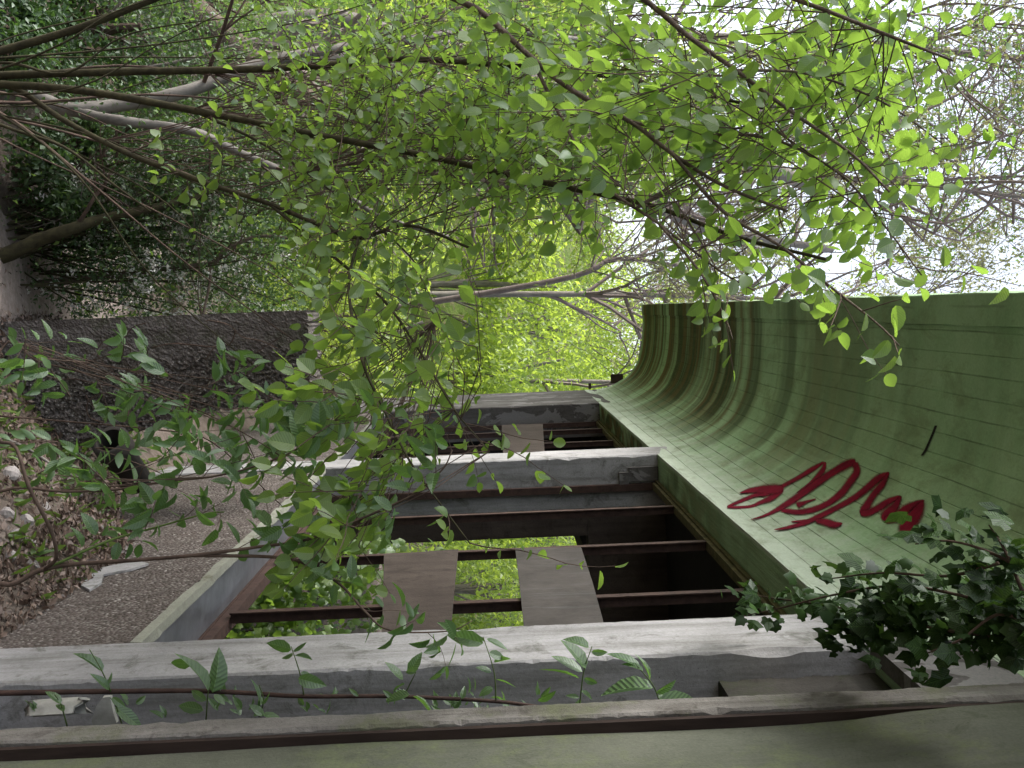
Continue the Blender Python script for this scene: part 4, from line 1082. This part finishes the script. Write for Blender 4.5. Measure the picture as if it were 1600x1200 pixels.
# blob-crowned trees and bushes, each with its own crown of many leaf faces
def blob_tree(label, base, H, R, leafm, n, lsize, cat, group, lobes=14, name='tree', trunk=True):
    base = np.array(base, float); rt = thing(name, base, label, cat, group)
    tb = MB(); tb.tube(np.array(smooth_line([base-np.array([0, 0, .2]), base+np.array([RNG.normal(0, .1), 0, H*.4]), base+np.array([RNG.normal(0, .3), 0, H*.8])], 5)), np.linspace(.05+.012*H, .03, 11), 7)
    C = []
    for i in range(lobes):
        u = unit(RNG.normal(0, 1, 3)); c = base+np.array([0, 0, H*.55])+u*np.array([R, R, H*.42])*RNG.uniform(.35, .95)
        if c[2] < base[2]+.1: c[2] = base[2]+.1+RNG.random()*.3
        C.append(c); tb.tube(np.array([base+np.array([0, 0, H*.3*RNG.random()+.1]), (base+np.array([0, 0, H*.4])+c)/2+RNG.normal(0, .1, 3), c]), np.array([.03, .02, .008]), 4)
    obj('trunk', tb, M['bark_grey'] if trunk else M['twig'], rt)
    C = np.array(C); ci = RNG.integers(0, lobes, n); rr = R*RNG.uniform(.28, .5, lobes)
    u = unit(RNG.normal(0, 1, (n, 3)))*(RNG.random((n, 1))**.45)
    pos = C[ci]+u*rr[ci][:, None]*np.array([1, 1, .8])
    V, T = leaf_batch(SMALL, pos, RNG.normal(0, .8, (n, 3))+np.array([0, 0, -.3]), np.array([0, -.2, .9])+RNG.normal(0, .55, (n, 3)), RNG.uniform(*lsize, n))
    tri_obj('crown', V, T, leafm, rt, np.repeat(np.clip(RNG.random(n)*.6+RNG.random(lobes)[ci]*.4, 0, 1), len(SMALL[1])), 'stuff')
hg = 'lime green bushes covering the hillside'
spots = [(-1.5,18,3.2,1.8),(0.6,19,3.4,1.9),(2.6,18.5,3.0,1.8),(4.6,19.5,3.6,2.0),(-3.8,20,4,2.2),(1.6,23,5.4,2.3),(-.6,24,5.2,2.3),(4.2,25,4.4,2.4),(-3.0,26,4.6,2.6),(6.8,24,4.5,2.5),(.4,29,7.2,2.9),(3.6,31,7,3.0),(-3.6,32,6.6,3),(7.2,31,5,2.9),(-7,24,4.6,2.6),(-7.5,32,5.2,3),(0,37,8,3.4),(5,39,5.6,3.3),(-5.5,39,5.6,3.3),(9.6,20,4,2.4),(10.5,28,4.6,2.7),(-10.5,27,4.8,2.8),(6.6,15.5,2.8,1.6),(8.4,17,3.4,2.0),(5.3,13,2.4,1.4)]
ORD = ['nearest', 'second', 'third', 'fourth', 'fifth', 'sixth', 'seventh', 'eighth', 'ninth']
def row_of(y): return 'front row' if y < 21 else ('middle row' if y < 28 else 'back row')
for i, (x, y, H, R_) in enumerate(spots):
    out = x < 1.5
    mates = sorted([q for q in spots if row_of(q[1]) == row_of(y) and (q[0] < 1.5) == out], key=lambda q: abs(q[0]-1.5))
    lab = 'bright lime hillside bush, %s, %s %s' % (row_of(y), ORD[mates.index((x, y, H, R_))], 'out from the ruin end' if out else 'in behind the ruin')
    z = float(hill_z(x, y)) if y > 17 else gz(x, y)
    blob_tree(lab, (x, y, max(z, -1.4)-.1), H, R_, M['lime_f'], 5200, (.10, .19) if y > 22 else (.08, .15), 'bush', hg, 14, 'bush')
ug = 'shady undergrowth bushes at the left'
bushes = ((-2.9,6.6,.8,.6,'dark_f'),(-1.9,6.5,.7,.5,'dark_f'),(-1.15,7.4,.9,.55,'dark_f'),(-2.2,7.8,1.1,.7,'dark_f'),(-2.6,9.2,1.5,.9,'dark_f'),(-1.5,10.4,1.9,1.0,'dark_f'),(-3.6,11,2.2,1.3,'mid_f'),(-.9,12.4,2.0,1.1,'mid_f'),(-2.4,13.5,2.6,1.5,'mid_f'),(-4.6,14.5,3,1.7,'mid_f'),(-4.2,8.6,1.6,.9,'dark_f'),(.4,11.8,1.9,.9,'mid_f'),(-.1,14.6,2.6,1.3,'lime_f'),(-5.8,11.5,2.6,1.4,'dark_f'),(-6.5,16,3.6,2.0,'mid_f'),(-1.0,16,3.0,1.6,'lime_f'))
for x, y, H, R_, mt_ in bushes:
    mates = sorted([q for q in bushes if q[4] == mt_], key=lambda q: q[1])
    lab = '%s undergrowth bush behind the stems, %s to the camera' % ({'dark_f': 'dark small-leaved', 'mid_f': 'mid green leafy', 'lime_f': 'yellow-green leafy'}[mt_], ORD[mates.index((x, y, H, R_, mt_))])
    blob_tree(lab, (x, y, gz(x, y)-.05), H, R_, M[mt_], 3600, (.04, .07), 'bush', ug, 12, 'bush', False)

# ------------------------------------------------------------------ ground litter and grass
def scatter(n, xr, yr, keep=None):
    p = np.stack([RNG.uniform(*xr, n), RNG.uniform(*yr, n)], 1)
    if keep is not None: p = p[keep(p)]
    return np.concatenate([p, ground_z(p[:, 0], p[:, 1])[:, None]], 1)
p = np.concatenate([scatter(9000, (-.1, 1.29), (3.2, 8.0)), scatter(3500, (1.05, 1.30), (3.4, 8.0)), scatter(5000, (-6, 0), (3.5, 13), lambda q: RNG.random(len(q)) < .55)])
n = len(p); p[:, 2] += RNG.uniform(.005, .05, n)
V, T = leaf_batch(SMALL, p, RNG.normal(0, 1, (n, 3))*np.array([1, 1, .35]), np.array([0, 0, 1])+RNG.normal(0, .55, (n, 3)), RNG.uniform(.025, .06, n))
tag(tri_obj('leaf_litter', V, T, M['litter_f'], None, np.repeat(RNG.random(n), len(SMALL[1])), 'stuff'), 'brown dead leaves and twigs covering the bank and ground', 'leaf litter')
p = np.concatenate([scatter(9000, (-8, .0), (8.2, 18), lambda q: RNG.random(len(q)) < .8), scatter(900, (.2, 1.28), (4.6, 9)), scatter(3000, (3.4, 9), (8, 20))])
n = len(p)
V, T = leaf_batch(LANCE, p, np.array([0, 0, 1])+RNG.normal(0, .45, (n, 3)), RNG.normal(0, 1, (n, 3)), RNG.uniform(.05, .13, n))
tag(tri_obj('ground_cover', V, T, M['grass_f'], None, np.repeat(RNG.random(n), len(LANCE[1])), 'stuff'), 'low green grass and weeds on the woodland floor', 'ground cover')
# dry twigs on the bank
for pts, r_, lab in (([(0,690),(40,708),(90,740),(122,752)], .012, 'bent pale dry twig lying on the rubble bank beside the stones'), ([(118,690),(150,672),(190,655),(225,662)], .006, 'thin tan arching grass stalk above the pipe mouth')):
    q = [on_ground(x, y)+np.array([-.03, -.08, .06]) for x, y in pts]
    b = MB(); b.tube(np.array(smooth_line(q, 5)), np.linspace(r_, r_*.5, (len(q)-1)*5+1), 6, .2)
    tag(obj('dry_twig', b, M['bark_pale'], None, None, True), lab, 'twig')

dv = thing('dry_vine', (.3, YP-.06, .3), 'tan dry vine stems trailing over the broken face of the pier', 'vine')
for k in range(16):
    x, z = RNG.uniform(.15, .62), RNG.uniform(.5, 1.9); pts = []
    a_ = RNG.uniform(0, 6.28)
    for q in range(6):
        pts.append(np.array([np.clip(x, 0, .66), YP-.03-.02*RNG.random(), z])); a_ += RNG.normal(0, .7); x += .10*math.cos(a_); z += .13*math.sin(a_)
    b = MB(); b.tube(np.array(smooth_line(pts, 4)), RNG.uniform(.0025, .005), 4); obj('stem', b, M['bark_pale'] if k % 2 else M['twig'], dv)
